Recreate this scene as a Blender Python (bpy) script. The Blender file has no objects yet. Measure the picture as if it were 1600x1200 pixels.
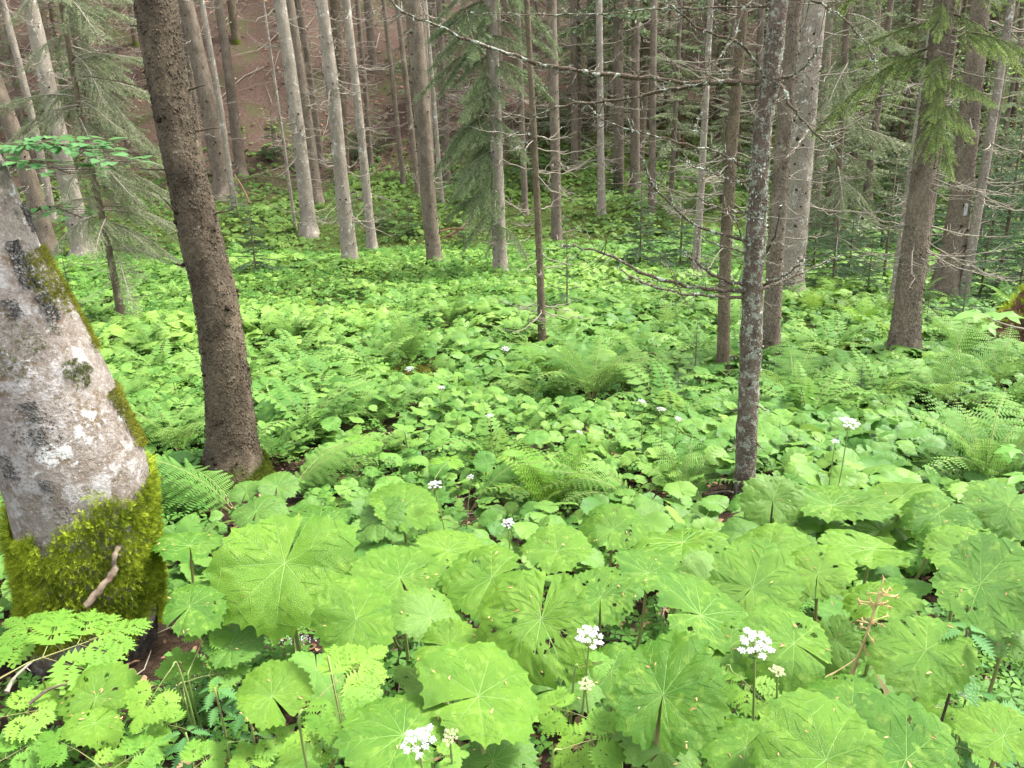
import bpy, math, random
import numpy as np
from mathutils import Vector, Matrix

SC = bpy.context.scene
COL = SC.collection
rng = np.random.default_rng(11)
random.seed(5)
PI = math.pi

# ------------------------------------------------------------------ camera
FPX = 1202.0
CAM = np.array([0.0, 0.0, 1.6])
PITCH, ROLL = math.radians(16.8), math.radians(1.53)
F_ = np.array([0, math.cos(PITCH), -math.sin(PITCH)])
_R0 = np.array([1.0, 0, 0])
_U0 = np.array([0, math.sin(PITCH), math.cos(PITCH)])
R_ = _R0 * math.cos(ROLL) - _U0 * math.sin(ROLL)
U_ = _U0 * math.cos(ROLL) + _R0 * math.sin(ROLL)
cd = bpy.data.cameras.new('camera')
cam = bpy.data.objects.new('camera', cd)
COL.objects.link(cam)
cam.matrix_world = Matrix(((R_[0], U_[0], -F_[0], CAM[0]), (R_[1], U_[1], -F_[1], CAM[1]),
                           (R_[2], U_[2], -F_[2], CAM[2]), (0, 0, 0, 1)))
cd.sensor_width = 36.0
cd.lens = FPX / 1600 * 36
cd.clip_start, cd.clip_end = 0.05, 400
SC.camera = cam


def ray(px, py):
    d = F_ + (px - 800) / FPX * R_ - (py - 600) / FPX * U_
    return d / np.linalg.norm(d)


def at_y(px, py, Y):
    d = ray(px, py)
    return CAM + d * ((Y - CAM[1]) / d[1])


PROF_Y = [-20, 0, 1.5, 3, 4.5, 9, 14, 19.2, 20.2, 21.0, 21.8, 22.8, 24, 27, 29.5, 31, 34, 40, 60, 80]
PROF_Z = [0.9, 0.1, 0.0, -0.2, -0.4, -0.78, -0.85, -0.87, -0.93, -1.0, -0.93, -0.7, -0.25, 0.38, 0.95, 1.7, 3.8, 8.5, 25, 36]


def g(x, y):
    x = np.asarray(x, float); y = np.asarray(y, float)
    yy = y - 0.16 * np.maximum(0, x - 1)
    z = np.interp(yy, PROF_Y, PROF_Z)
    # stream bed winding across the flat
    ys = 20.9 + 0.5 * np.sin(x * 0.35) + 0.16 * np.maximum(0, x - 1)
    z = z - 0.3 * np.exp(-((y - ys) / 0.55) ** 2)
    z = z + 0.05 * np.sin(x * 1.3 + y * 0.7) * np.sin(y * 1.1 - x * 0.4) + 0.03 * np.sin(x * 3.1 + 1) * np.sin(y * 2.7)
    far = np.clip((yy - 28) / 10, 0, 1)
    z = z + far * (0.5 * np.sin(x * 0.5 + 0.6) + 0.25 * np.sin(x * 1.7 + y * 0.8))
    return z


def hit(px, py, h=0.0):
    d = ray(px, py)
    t = 0.6
    while t < 120:
        p = CAM + d * t
        if p[2] < float(g(p[0], p[1])) + h:
            a, b = t - 0.1 - t * 0.01, t
            for _ in range(20):
                m = (a + b) / 2
                q = CAM + d * m
                if q[2] < float(g(q[0], q[1])) + h: b = m
                else: a = m
            return CAM + d * b
        t += 0.05 + t * 0.01
    return CAM + d * 60


def mpp(p):
    """metres per photo pixel at p"""
    return float(np.dot(np.asarray(p) - CAM, F_)) / FPX


def vnoise(P, scale, seed=0, n=7):
    r = np.random.default_rng(seed)
    P = np.asarray(P, float)
    out = np.zeros(P.shape[:-1])
    for _ in range(n):
        k = r.normal(size=P.shape[-1]) * scale
        out += np.sin(P @ k + r.uniform(0, 6.28))
    return out / math.sqrt(n)


# ------------------------------------------------------------------ meshes
class Geo:
    def __init__(s):
        s.V, s.P, s.T, s.n = [], [], [], 0

    def add(s, V, polys, tint=0.5, mat=None):
        V = np.asarray(V, float).reshape(-1, 3)
        for f, m in polys:
            f = np.asarray(f, np.int64)
            if f.size:
                s.P.append((f + s.n, m if mat is None else mat))
        s.V.append(V)
        s.T.append(np.broadcast_to(np.asarray(tint, float), (len(V),)))
        s.n += len(V)
        return s

    def arr(s):
        return np.concatenate(s.V), s.P, np.concatenate(s.T)

    def mesh(s, name, mats, smooth=True, origin=None):
        V = np.concatenate(s.V)
        if origin is not None:
            V = V - np.asarray(origin)
        me = bpy.data.meshes.new(name)
        me.vertices.add(len(V))
        me.vertices.foreach_set('co', V.astype(np.float32).ravel())
        li = np.concatenate([f.ravel() for f, m in s.P])
        cnt = np.concatenate([np.full(len(f), f.shape[1]) for f, m in s.P])
        mi = np.concatenate([np.full(len(f), m) for f, m in s.P])
        me.loops.add(len(li))
        me.loops.foreach_set('vertex_index', li.astype(np.int32))
        me.polygons.add(len(cnt))
        me.polygons.foreach_set('loop_start', np.concatenate([[0], np.cumsum(cnt)[:-1]]).astype(np.int32))
        me.polygons.foreach_set('material_index', mi.astype(np.int32))
        me.polygons.foreach_set('use_smooth', np.full(len(cnt), smooth))
        for m in (mats if isinstance(mats, (list, tuple)) else [mats]):
            me.materials.append(m)
        me.update(calc_edges=True)
        at = me.attributes.new('tint', 'FLOAT', 'POINT')
        at.data.foreach_set('value', np.concatenate(s.T).astype(np.float32))
        return me


def scatter(geo, tmpl, M, P, tint=None, mat=None):
    """copies of one template: M (N,3,3) rotation*scale, P (N,3)"""
    V, polys, T = tmpl
    N, nv = len(P), len(V)
    if N == 0:
        return
    W = np.einsum('nij,vj->nvi', M, V) + P[:, None, :]
    off = (np.arange(N) * nv)[:, None, None]
    pl = [((f[None] + off).reshape(-1, f.shape[1]), m) for f, m in polys]
    tt = np.repeat(0.5 if tint is None else tint, nv) if tint is not None else np.tile(T, N)
    geo.add(W.reshape(-1, 3), pl, tt, mat)


def norm(v):
    v = np.asarray(v, float)
    return v / (np.linalg.norm(v, axis=-1, keepdims=True) + 1e-12)


def frames(N_, yaw, tip=None):
    """rotation matrices whose Z is N_, turned by yaw"""
    N_ = norm(N_)
    a = np.stack([np.cos(yaw), np.sin(yaw), np.zeros_like(yaw)], -1)
    y = norm(a - N_ * np.sum(a * N_, -1, keepdims=True))
    x = np.cross(y, N_)
    return np.stack([x, y, N_], -1)


def tube(pts, rad, sides=6, cap=True):
    pts = np.asarray(pts, float)
    n = len(pts)
    rad = np.broadcast_to(np.asarray(rad, float), (n,))
    t = np.gradient(pts, axis=0)
    t = norm(t)
    ref = np.array([0, 0, 1.0]) if abs(t[0][2]) < 0.8 else np.array([1.0, 0, 0])
    u = norm(np.cross(t, ref)); v = np.cross(t, u)
    for i in range(1, n):
        if np.dot(u[i], u[i - 1]) < 0:
            u[i] *= -1; v[i] *= -1
    a = np.arange(sides) / sides * 2 * PI
    V = pts[:, None] + rad[:, None, None] * (np.cos(a)[None, :, None] * u[:, None] + np.sin(a)[None, :, None] * v[:, None])
    i = np.arange(n - 1)[:, None] * sides
    j = np.arange(sides)[None]
    k = (j + 1) % sides
    q = np.stack([i + j, i + k, i + sides + k, i + sides + j], -1).reshape(-1, 4)
    V = V.reshape(-1, 3)
    polys = [(q, 0)]
    if cap:
        V = np.vstack([V, pts[-1] + t[-1] * rad[-1] * 0.5])
        e = (n - 1) * sides
        polys.append((np.stack([e + j[0], e + k[0], np.full(sides, n * sides)], -1), 0))
    return V, polys


def smooth_path(pts, n):
    """Catmull-Rom resample"""
    p = np.asarray(pts, float)
    if len(p) < 3:
        t = np.linspace(0, 1, n)[:, None]
        return p[0] * (1 - t) + p[-1] * t
    q = np.vstack([2 * p[0] - p[1], p, 2 * p[-1] - p[-2]])
    out = []
    for s in np.linspace(0, len(p) - 1 - 1e-9, n):
        i = int(s); t = s - i
        a, b, c, d = q[i], q[i + 1], q[i + 2], q[i + 3]
        out.append(0.5 * (2 * b + (c - a) * t + (2 * a - 5 * b + 4 * c - d) * t * t + (3 * b - a - 3 * c + d) * t ** 3))
    return np.array(out)


def grid_polys(nr, nc, wrap=False):
    i = np.arange(nr - 1)[:, None] * nc
    j = np.arange(nc if wrap else nc - 1)[None]
    k = (j + 1) % nc
    return np.stack([i + j, i + k, i + nc + k, i + nc + j], -1).reshape(-1, 4)


# ------------------------------------------------------------------ objects
def link(o):
    COL.objects.link(o)
    return o


def tag(o, label, cat=None, group=None, kind=None):
    if label: o['label'] = label
    if cat: o['category'] = cat
    if group: o['group'] = group
    if kind: o['kind'] = kind
    return o


def thing(name, label, cat, loc=(0, 0, 0), group=None):
    o = link(bpy.data.objects.new(name, None))
    o.empty_display_size = 0.1
    o.location = tuple(float(v) for v in loc)
    return tag(o, label, cat, group)


def part(name, me, parent=None, M=None):
    o = link(bpy.data.objects.new(name, me))
    o.parent = parent
    if M is not None:
        o.matrix_local = M
    return o


def mat4(M3, loc):
    m = Matrix.Identity(4)
    for r in range(3):
        for c in range(3):
            m[r][c] = float(M3[r][c])
        m[r][3] = float(loc[r])
    return m


# ------------------------------------------------------------------ materials
class NT:
    def __init__(s, name):
        s.m = bpy.data.materials.new(name)
        s.m.use_nodes = True
        s.t = s.m.node_tree
        s.t.nodes.clear()
        s.out = s.t.nodes.new('ShaderNodeOutputMaterial')

    def n(s, kind, **kw):
        nd = s.t.nodes.new('ShaderNode' + kind)
        for k, v in kw.items():
            if k in nd.inputs.keys():
                nd.inputs[k].default_value = v
            else:
                setattr(nd, k, v)
        return nd

    def l(s, a, b):
        s.t.links.new(a, b)

    def noise(s, vec, scale, detail=4, rough=0.55):
        nd = s.n('TexNoise')
        nd.inputs['Scale'].default_value = scale
        nd.inputs['Detail'].default_value = detail
        nd.inputs['Roughness'].default_value = rough
        if vec is not None: s.l(vec, nd.inputs['Vector'])
        return nd.outputs['Fac']

    def ramp(s, fac, lo, hi):
        nd = s.n('MapRange')
        nd.inputs['From Min'].default_value = lo
        nd.inputs['From Max'].default_value = hi
        s.l(fac, nd.inputs['Value'])
        return nd.outputs['Result']

    def mix(s, fac, a, b):
        nd = s.n('Mix', data_type='RGBA')
        if isinstance(fac, (int, float)): nd.inputs[0].default_value = fac
        else: s.l(fac, nd.inputs[0])
        for v, i in ((a, 6), (b, 7)):
            if isinstance(v, tuple): nd.inputs[i].default_value = (*v, 1)
            else: s.l(v, nd.inputs[i])
        return nd.outputs[2]

    def math(s, op, a, b=None):
        nd = s.n('Math', operation=op)
        for v, i in ((a, 0), (b, 1)):
            if v is None: continue
            if isinstance(v, (int, float)): nd.inputs[i].default_value = v
            else: s.l(v, nd.inputs[i])
        return nd.outputs[0]

    def bump(s, h, strength=0.5, dist=0.01):
        nd = s.n('Bump')
        nd.inputs['Strength'].default_value = strength
        nd.inputs['Distance'].default_value = dist
        s.l(h, nd.inputs['Height'])
        return nd.outputs['Normal']

    def bsdf(s, col, rough=0.8, spec=0.2, normal=None):
        p = s.n('BsdfPrincipled')
        if isinstance(col, tuple): p.inputs['Base Color'].default_value = (*col, 1)
        else: s.l(col, p.inputs['Base Color'])
        p.inputs['Roughness'].default_value = rough
        p.inputs['Specular IOR Level'].default_value = spec
        if normal is not None: s.l(normal, p.inputs['Normal'])
        return p.outputs[0]

    def done(s, sh):
        s.l(sh, s.out.inputs['Surface'])
        return s.m


def leaf_mat(name, a, b, tr=0.35, trc=1.5, rough=0.5, spec=0.25, var='attr', patch=None, bump=0.0, bscale=40, hs=3.0):
    spec *= 0.8
    """two-tone leaf, partly translucent. var: 'attr' (tint per leaf) or 'obj' (per object)"""
    t = NT(name)
    tc = t.n('TexCoord').outputs['Object']
    if var == 'attr':
        v = t.n('Attribute', attribute_name='tint').outputs['Fac']
    else:
        v = t.n('ObjectInfo').outputs['Random']
    n1 = t.noise(tc, hs, 3)
    v2 = t.math('ADD', t.math('MULTIPLY', v, 0.75), t.math('MULTIPLY', t.math('SUBTRACT', n1, 0.5), 1.3))
    col = t.mix(t.ramp(v2, 0.0, 0.8), a, b)
    for pc in (patch or ()):
        col = t.mix(t.ramp(t.noise(tc, pc[1], 3), pc[2], pc[2] + pc[3]), col, pc[0])
    nrm = None
    if bump:
        vo = t.n('TexVoronoi', feature='DISTANCE_TO_EDGE')
        vo.inputs['Scale'].default_value = bscale
        t.l(tc, vo.inputs['Vector'])
        h = t.math('MINIMUM', vo.outputs['Distance'], 0.25)
        nrm = t.bump(h, bump, 0.03)
    p = t.bsdf(col, rough, spec, nrm)
    tb = t.n('BsdfTranslucent')
    hsv = t.n('HueSaturation')
    hsv.inputs['Hue'].default_value = 0.485
    hsv.inputs['Value'].default_value = trc
    t.l(col, hsv.inputs['Color'])
    t.l(hsv.outputs[0], tb.inputs['Color'])
    mx = t.n('MixShader')
    mx.inputs[0].default_value = tr
    t.l(p, mx.inputs[1]); t.l(tb.outputs[0], mx.inputs[2])
    return t.done(mx.outputs[0])


def bark_mat(name, dark, light, lich=None, lich_at=0.62, scale=1.0, stretch=0.35, lscale=9, moss=None, bump=0.7, plates=0.18):
    t = NT(name)
    tc = t.n('TexCoord').outputs['Object']
    mp = t.n('Mapping')
    mp.inputs['Scale'].default_value = (1, 1, stretch)
    t.l(tc, mp.inputs['Vector'])
    mv = mp.outputs[0]
    vo = t.n('TexVoronoi', feature='DISTANCE_TO_EDGE')
    vo.inputs['Scale'].default_value = 42 * scale
    wob = t.n('TexNoise'); wob.inputs['Scale'].default_value = 18 * scale
    t.l(mv, wob.inputs['Vector'])
    ad = t.n('VectorMath', operation='MULTIPLY_ADD')
    t.l(wob.outputs['Color'], ad.inputs[0])
    ad.inputs[1].default_value = (0.05 / scale,) * 3
    t.l(mv, ad.inputs[2])
    t.l(ad.outputs[0], vo.inputs['Vector'])
    plate = t.ramp(vo.outputs['Distance'], 0.0, 0.16)
    n_f = t.noise(tc, 60 * scale, 5, 0.65)
    n_m = t.noise(mv, 9 * scale, 5)
    n_b = t.noise(tc, 1.6 * scale, 3)
    k = t.math('ADD', t.math('MULTIPLY', plate, plates), t.math('ADD', t.math('MULTIPLY', n_f, 0.62), t.math('MULTIPLY', n_m, 0.45)))
    col = t.mix(t.ramp(k, 0.40 + plates * 0.4, 0.76 + plates * 0.4), dark, light)
    col = t.mix(t.math('MULTIPLY', t.ramp(n_b, 0.4, 0.7), 0.45), col, tuple(0.6 * c for c in dark))
    mot = t.noise(mp.outputs[0], 3.4 * scale, 6, 0.7)
    col = t.mix(t.math('MULTIPLY', t.ramp(mot, 0.50, 0.62), 0.4), col, tuple(min(1, 1.25 * c) for c in light))
    col = t.mix(t.math('MULTIPLY', t.ramp(t.noise(mp.outputs[0], 5.1 * scale, 6, 0.7), 0.54, 0.64), 0.45), col, tuple(0.8 * c for c in dark))
    if lich:
        l1 = t.noise(tc, lscale, 6, 0.68)
        l2 = t.noise(tc, lscale * 5, 4, 0.7)
        lf = t.math('ADD', t.math('MULTIPLY', l1, 0.7), t.math('MULTIPLY', l2, 0.3))
        col = t.mix(t.ramp(lf, lich_at, lich_at + 0.05), col, lich)
    if moss:
        m1 = t.noise(tc, 14, 5, 0.7)
        sp = t.n('SeparateXYZ'); t.l(tc, sp.inputs[0])
        hgt = t.math('ADD', t.math('MULTIPLY', sp.outputs[2], -1.0 / moss[1]), t.math('MULTIPLY', m1, 1.6))
        col = t.mix(t.ramp(hgt, 0.25, 0.6), col, moss[0])
    h = t.math('ADD', t.math('MULTIPLY', plate, plates * 1.4), t.math('ADD', t.math('MULTIPLY', n_f, 0.8), t.math('MULTIPLY', n_m, 0.6)))
    return t.done(t.bsdf(col, 0.9, 0.12, t.bump(h, bump, 0.012)))


def plain_mat(name, a, b, scale=20, rough=0.85, spec=0.15, bump=0.3, var=False):
    t = NT(name)
    tc = t.n('TexCoord').outputs['Object']
    n1 = t.noise(tc, scale, 4)
    f = t.ramp(n1, 0.3, 0.7)
    if var:
        f = t.math('ADD', t.math('MULTIPLY', f, 0.4), t.math('MULTIPLY', t.n('Attribute', attribute_name='tint').outputs['Fac'], 0.7))
    col = t.mix(f, a, b)
    return t.done(t.bsdf(col, rough, spec, t.bump(n1, bump, 0.01)))


M = {}
M['bb_front'] = leaf_mat('butterbur_bright', (0.050, 0.142, 0.012), (0.116, 0.228, 0.018), 0.32, 1.35, 0.42, 0.3, 'obj', bump=0.35, bscale=44, hs=1.6,
                         patch=(((0.155, 0.265, 0.035), 5.5, 0.56, 0.16), ((0.17, 0.27, 0.04), 26, 0.66, 0.08), ((0.085, 0.062, 0.015), 38, 0.725, 0.03)))
M['bb_mid'] = leaf_mat('butterbur_mid', (0.062, 0.165, 0.026), (0.132, 0.262, 0.042), 0.3, 1.35, 0.5, 0.22, 'obj', bump=0.22, bscale=40, hs=1.6)
M['bb_dark'] = leaf_mat('butterbur_dark', (0.058, 0.140, 0.020), (0.100, 0.195, 0.028), 0.25, 1.3, 0.42, 0.3, 'obj', bump=0.25, bscale=24, hs=1.6)
M['bb_vein'] = leaf_mat('butterbur_vein', (0.15, 0.26, 0.06), (0.18, 0.29, 0.08), 0.2, 1.2, 0.5, 0.2, 'obj')
M['stalk'] = plain_mat('butterbur_stalk', (0.16, 0.22, 0.06), (0.20, 0.15, 0.07), 6, 0.6, 0.25, 0.1)
M['carpet'] = leaf_mat('carpet_leaf', (0.058, 0.150, 0.026), (0.180, 0.300, 0.055), 0.3, 1.35, 0.5, 0.22, 'attr', hs=0.35)
M['herb'] = leaf_mat('herb_leaf', (0.045, 0.13, 0.022), (0.12, 0.25, 0.035), 0.3, 1.3, 0.55, 0.2, 'attr', hs=0.5)
M['bank'] = leaf_mat('bank_leaf', (0.048, 0.105, 0.022), (0.150, 0.245, 0.045), 0.3, 1.3, 0.6, 0.15, 'attr', hs=0.3)
M['fern'] = leaf_mat('fern_leaf', (0.075, 0.180, 0.035), (0.165, 0.285, 0.065), 0.35, 1.35, 0.6, 0.15, 'obj', hs=1.2)
M['fern_yellow'] = leaf_mat('fern_yellow', (0.10, 0.23, 0.028), (0.19, 0.325, 0.045), 0.35, 1.3, 0.6, 0.15, 'obj')
M['chervil'] = leaf_mat('chervil_leaf', (0.095, 0.215, 0.028), (0.17, 0.30, 0.04), 0.35, 1.35, 0.55, 0.2, 'obj')
M['nettle'] = leaf_mat('nettle_leaf', (0.050, 0.145, 0.038), (0.085, 0.20, 0.055), 0.25, 1.3, 0.5, 0.25, 'obj', bump=0.3, bscale=12)
M['beech'] = leaf_mat('beech_leaf', (0.06, 0.17, 0.055), (0.11, 0.23, 0.085), 0.4, 1.3, 0.65, 0.12, 'attr')
M['maple'] = leaf_mat('maple_leaf', (0.12, 0.27, 0.05), (0.17, 0.32, 0.07), 0.4, 1.4, 0.45, 0.25, 'attr')
M['petal'] = leaf_mat('white_petal', (0.40, 0.40, 0.42), (0.54, 0.54, 0.53), 0.25, 1.0, 0.6, 0.1, 'attr')
M['bud'] = leaf_mat('cream_bud', (0.55, 0.58, 0.32), (0.72, 0.72, 0.5), 0.2, 1.0, 0.6, 0.1, 'attr')
M['needle'] = leaf_mat('spruce_needle', (0.110, 0.155, 0.072), (0.215, 0.285, 0.135), 0.2, 1.3, 0.55, 0.2, 'attr', hs=0.8)
M['needle_grey'] = leaf_mat('spruce_needle_grey', (0.115, 0.148, 0.072), (0.230, 0.278, 0.145), 0.2, 1.3, 0.6, 0.15, 'attr', hs=0.8)
M['needle_bright'] = leaf_mat('spruce_needle_bright', (0.100, 0.150, 0.050), (0.270, 0.370, 0.105), 0.25, 1.3, 0.55, 0.2, 'attr', hs=0.8)
M['needle_blue'] = leaf_mat('young_spruce_needle', (0.050, 0.100, 0.046), (0.120, 0.195, 0.092), 0.2, 1.2, 0.6, 0.15, 'attr', hs=0.8)
M['moss'] = leaf_mat('moss_strand', (0.095, 0.140, 0.010), (0.44, 0.54, 0.045), 0.35, 1.1, 0.75, 0.1, 'attr', hs=9)
M['moss_base'] = plain_mat('moss_mat', (0.03, 0.028, 0.008), (0.08, 0.085, 0.012), 60, 0.95, 0.05, 0.8)
M['moss_dark'] = leaf_mat('moss_dark', (0.035, 0.055, 0.008), (0.10, 0.13, 0.016), 0.2, 1.1, 0.8, 0.05, 'attr', hs=6)


def beech_mat():
    t = NT('bark_beech')
    tc = t.n('TexCoord').outputs['Object']
    mp = t.n('Mapping'); mp.inputs['Scale'].default_value = (1, 1, 1.8); t.l(tc, mp.inputs['Vector'])
    b1 = t.noise(mp.outputs[0], 3.2, 6, 0.6); b2 = t.noise(tc, 9, 6, 0.65); b3 = t.noise(tc, 34, 5, 0.7); b4 = t.noise(tc, 110, 3, 0.7)
    col = t.mix(t.ramp(b1, 0.36, 0.62), (0.110, 0.082, 0.060), (0.208, 0.182, 0.160))
    col = t.mix(t.math('MULTIPLY', t.ramp(b3, 0.42, 0.66), 0.75), col, (0.255, 0.232, 0.210))
    col = t.mix(t.math('MULTIPLY', t.ramp(b2, 0.53, 0.60), 0.85), col, (0.32, 0.305, 0.295))
    l1 = t.math('ADD', t.math('MULTIPLY', t.noise(tc, 6.5, 3, 0.5), 0.62), t.math('MULTIPLY', b3, 0.38))
    col = t.mix(t.ramp(l1, 0.575, 0.60), col, (0.43, 0.425, 0.41))
    g1 = t.math('ADD', t.math('MULTIPLY', t.noise(mp.outputs[0], 4.3, 4, 0.5), 0.6), t.math('MULTIPLY', b3, 0.4))
    col = t.mix(t.math('MULTIPLY', t.ramp(t.math('SUBTRACT', 1.0, g1), 0.56, 0.62), 0.8), col, (0.105, 0.072, 0.035))
    sp = t.math('ADD', t.math('MULTIPLY', b4, 0.55), t.math('MULTIPLY', t.noise(tc, 7.7, 3), 0.45))
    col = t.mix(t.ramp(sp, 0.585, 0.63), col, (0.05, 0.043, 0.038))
    col = t.mix(t.math('MULTIPLY', t.ramp(b4, 0.44, 0.62), 0.35), col, (0.10, 0.08, 0.066))
    col = t.mix(t.math('MULTIPLY', t.ramp(t.noise(tc, 75, 4, 0.7), 0.56, 0.64), 0.5), col, (0.37, 0.35, 0.33))
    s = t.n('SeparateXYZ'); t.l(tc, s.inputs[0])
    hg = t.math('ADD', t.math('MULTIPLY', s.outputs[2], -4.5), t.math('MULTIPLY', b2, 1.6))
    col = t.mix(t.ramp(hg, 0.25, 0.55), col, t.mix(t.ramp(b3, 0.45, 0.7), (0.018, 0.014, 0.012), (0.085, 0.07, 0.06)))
    h = t.math('ADD', t.math('MULTIPLY', b2, 0.6), t.math('ADD', b3, t.math('MULTIPLY', b4, 0.5)))
    return t.done(t.bsdf(col, 0.9, 0.12, t.bump(h, 0.8, 0.012)))


M['bark_beech'] = beech_mat()
M['moss_edge'] = leaf_mat('moss_edge', (0.060, 0.072, 0.010), (0.215, 0.225, 0.030), 0.25, 1.1, 0.8, 0.05, 'attr', hs=9)
M['stick'] = plain_mat('dry_stick', (0.065, 0.045, 0.032), (0.21, 0.165, 0.125), 26, 0.9, 0.1, 0.6)
M['stem_green'] = plain_mat('green_stem', (0.12, 0.20, 0.045), (0.19, 0.25, 0.07), 8, 0.6, 0.25, 0.1)
M['bark_dark'] = bark_mat('bark_dark_spruce', (0.034, 0.026, 0.018), (0.148, 0.116, 0.080), (0.19, 0.165, 0.115), 0.585, 1.1, 0.6, 22, plates=0.07, moss=((0.05, 0.062, 0.008), 0.30), bump=1.0)
M['knot_dark'] = plain_mat('dark_knot', (0.008, 0.006, 0.005), (0.035, 0.026, 0.02), 30, 0.95, 0.05, 0.5)
M['bark_spruce'] = bark_mat('bark_spruce', (0.080, 0.062, 0.045), (0.212, 0.174, 0.132), (0.28, 0.26, 0.20), 0.60, 0.8, 0.5, 7, bump=0.8)
M['bark_pale'] = bark_mat('bark_pale', (0.140, 0.118, 0.092), (0.300, 0.262, 0.212), (0.42, 0.41, 0.35), 0.56, 0.8, 0.5, 6, bump=0.7)
M['bark_brown'] = bark_mat('bark_brown', (0.07, 0.055, 0.035), (0.16, 0.125, 0.085), None, 0.6, 1.0, 0.5, bump=0.8, moss=((0.07, 0.085, 0.012), 0.12))
M['bark_lichen'] = bark_mat('bark_lichen', (0.075, 0.055, 0.042), (0.17, 0.135, 0.105), (0.27, 0.285, 0.225), 0.515, 1.6, 0.6, 26, bump=1.0)
M['knot'] = plain_mat('bark_knot', (0.014, 0.011, 0.008), (0.065, 0.05, 0.038), 30, 0.95, 0.05, 0.5)
M['twig'] = plain_mat('dead_twig', (0.16, 0.135, 0.105), (0.29, 0.255, 0.21), 8, 0.9, 0.1, 0.2)
M['twig_dark'] = plain_mat('dark_twig', (0.045, 0.035, 0.026), (0.12, 0.095, 0.07), 14, 0.9, 0.1, 0.5)
M['twig_lichen'] = bark_mat('lichen_twig', (0.06, 0.045, 0.03), (0.15, 0.115, 0.08), (0.36, 0.40, 0.33), 0.53, 2.0, 0.8, 22, bump=0.8)
M['twig_red'] = plain_mat('red_twig', (0.09, 0.045, 0.03), (0.17, 0.095, 0.065), 10, 0.85, 0.1, 0.3)
M['litter'] = plain_mat('dead_leaf', (0.10, 0.045, 0.025), (0.30, 0.19, 0.11), 3, 0.8, 0.2, 0.2, var=True)
M['scale'] = plain_mat('bud_scale', (0.28, 0.14, 0.05), (0.55, 0.36, 0.18), 60, 0.6, 0.3, 0.2, var=True)
M['grain'] = plain_mat('pale_grain', (0.40, 0.45, 0.55), (0.66, 0.70, 0.80), 40, 0.5, 0.4, 0.3, var=True)
M['wood_red'] = plain_mat('rotten_wood', (0.05, 0.025, 0.017), (0.135, 0.075, 0.05), 12, 0.95, 0.05, 0.9)
M['lichen_dark'] = plain_mat('leafy_lichen', (0.09, 0.085, 0.076), (0.28, 0.275, 0.255), 40, 0.95, 0.05, 0.6)
M['lichen_white'] = plain_mat('crust_lichen', (0.28, 0.28, 0.27), (0.43, 0.43, 0.41), 50, 0.9, 0.1, 0.4)
M['tan'] = plain_mat('withered_stalk', (0.32, 0.24, 0.10), (0.46, 0.36, 0.18), 10, 0.7, 0.2, 0.2)


def ground_mat():
    t = NT('forest_ground')
    gm = t.n('NewGeometry').outputs['Position']
    sp = t.n('SeparateXYZ'); t.l(gm, sp.inputs[0])
    n1 = t.noise(gm, 1.2, 6); n2 = t.noise(gm, 14, 6, 0.7); n3 = t.noise(gm, 55, 4, 0.7)
    soil = t.mix(t.ramp(n3, 0.35, 0.75), (0.014, 0.010, 0.007), (0.065, 0.040, 0.024))
    soil = t.mix(t.math('MULTIPLY', t.ramp(n2, 0.5, 0.75), 0.6), soil, (0.11, 0.065, 0.038))
    green = t.mix(t.ramp(n2, 0.35, 0.7), (0.024, 0.036, 0.008), (0.075, 0.098, 0.020))
    # moss on the flat beyond the stream, needle litter on the slope above it
    yy = t.math('ADD', sp.outputs[1], t.math('MULTIPLY', n1, 3.0))
    yy = t.math('SUBTRACT', yy, t.math('MULTIPLY', sp.outputs[0], 0.45))
    up = t.math('MULTIPLY', t.ramp(yy, 7.0, 11.0), t.math('SUBTRACT', 1.0, t.ramp(yy, 31.0, 34.5)))
    col = t.mix(up, soil, green)
    brown = t.mix(t.ramp(n2, 0.3, 0.75), (0.036, 0.023, 0.017), (0.130, 0.085, 0.064))
    brown = t.mix(t.math('MULTIPLY', t.ramp(t.noise(gm, 0.55, 5), 0.52, 0.66), 0.7), brown, (0.05, 0.065, 0.02))
    col = t.mix(t.ramp(yy, 31.0, 34.5), col, brown)
    h = t.math('ADD', n2, t.math('MULTIPLY', n3, 0.6))
    return t.done(t.bsdf(col, 0.95, 0.1, t.bump(h, 0.9, 0.05)))


def water_mat():
    t = NT('stream_water')
    tc = t.n('NewGeometry').outputs['Position']
    n1 = t.noise(tc, 5, 3)
    return t.done(t.bsdf((0.014, 0.013, 0.009), 0.08, 0.5, t.bump(n1, 0.15, 0.02)))


# ------------------------------------------------------------------ light
SUN_EL, SUN_AZ = math.radians(60), math.radians(75)      # azimuth measured from +Y towards +X
w = bpy.data.worlds.new('World')
SC.world = w
w.use_nodes = True
wt = w.node_tree
wt.nodes.clear()
sky = wt.nodes.new('ShaderNodeTexSky')
sky.sky_type = 'NISHITA'
sky.sun_disc = False
sky.sun_elevation = SUN_EL
sky.sun_rotation = SUN_AZ
sky.air_density, sky.dust_density, sky.ozone_density = 1.0, 3.0, 1.0
hs_ = wt.nodes.new('ShaderNodeHueSaturation')
hs_.inputs['Saturation'].default_value = 0.25
bg = wt.nodes.new('ShaderNodeBackground')
bg.inputs['Strength'].default_value = 0.115
wo = wt.nodes.new('ShaderNodeOutputWorld')
wt.links.new(sky.outputs[0], hs_.inputs['Color'])
wt.links.new(hs_.outputs[0], bg.inputs['Color'])
wt.links.new(bg.outputs[0], wo.inputs['Surface'])
sd = bpy.data.lights.new('sun', 'SUN')
sd.energy, sd.angle, sd.color = 1.5, math.radians(10), (1.0, 0.96, 0.88)
so = link(bpy.data.objects.new('sun', sd))
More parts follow.
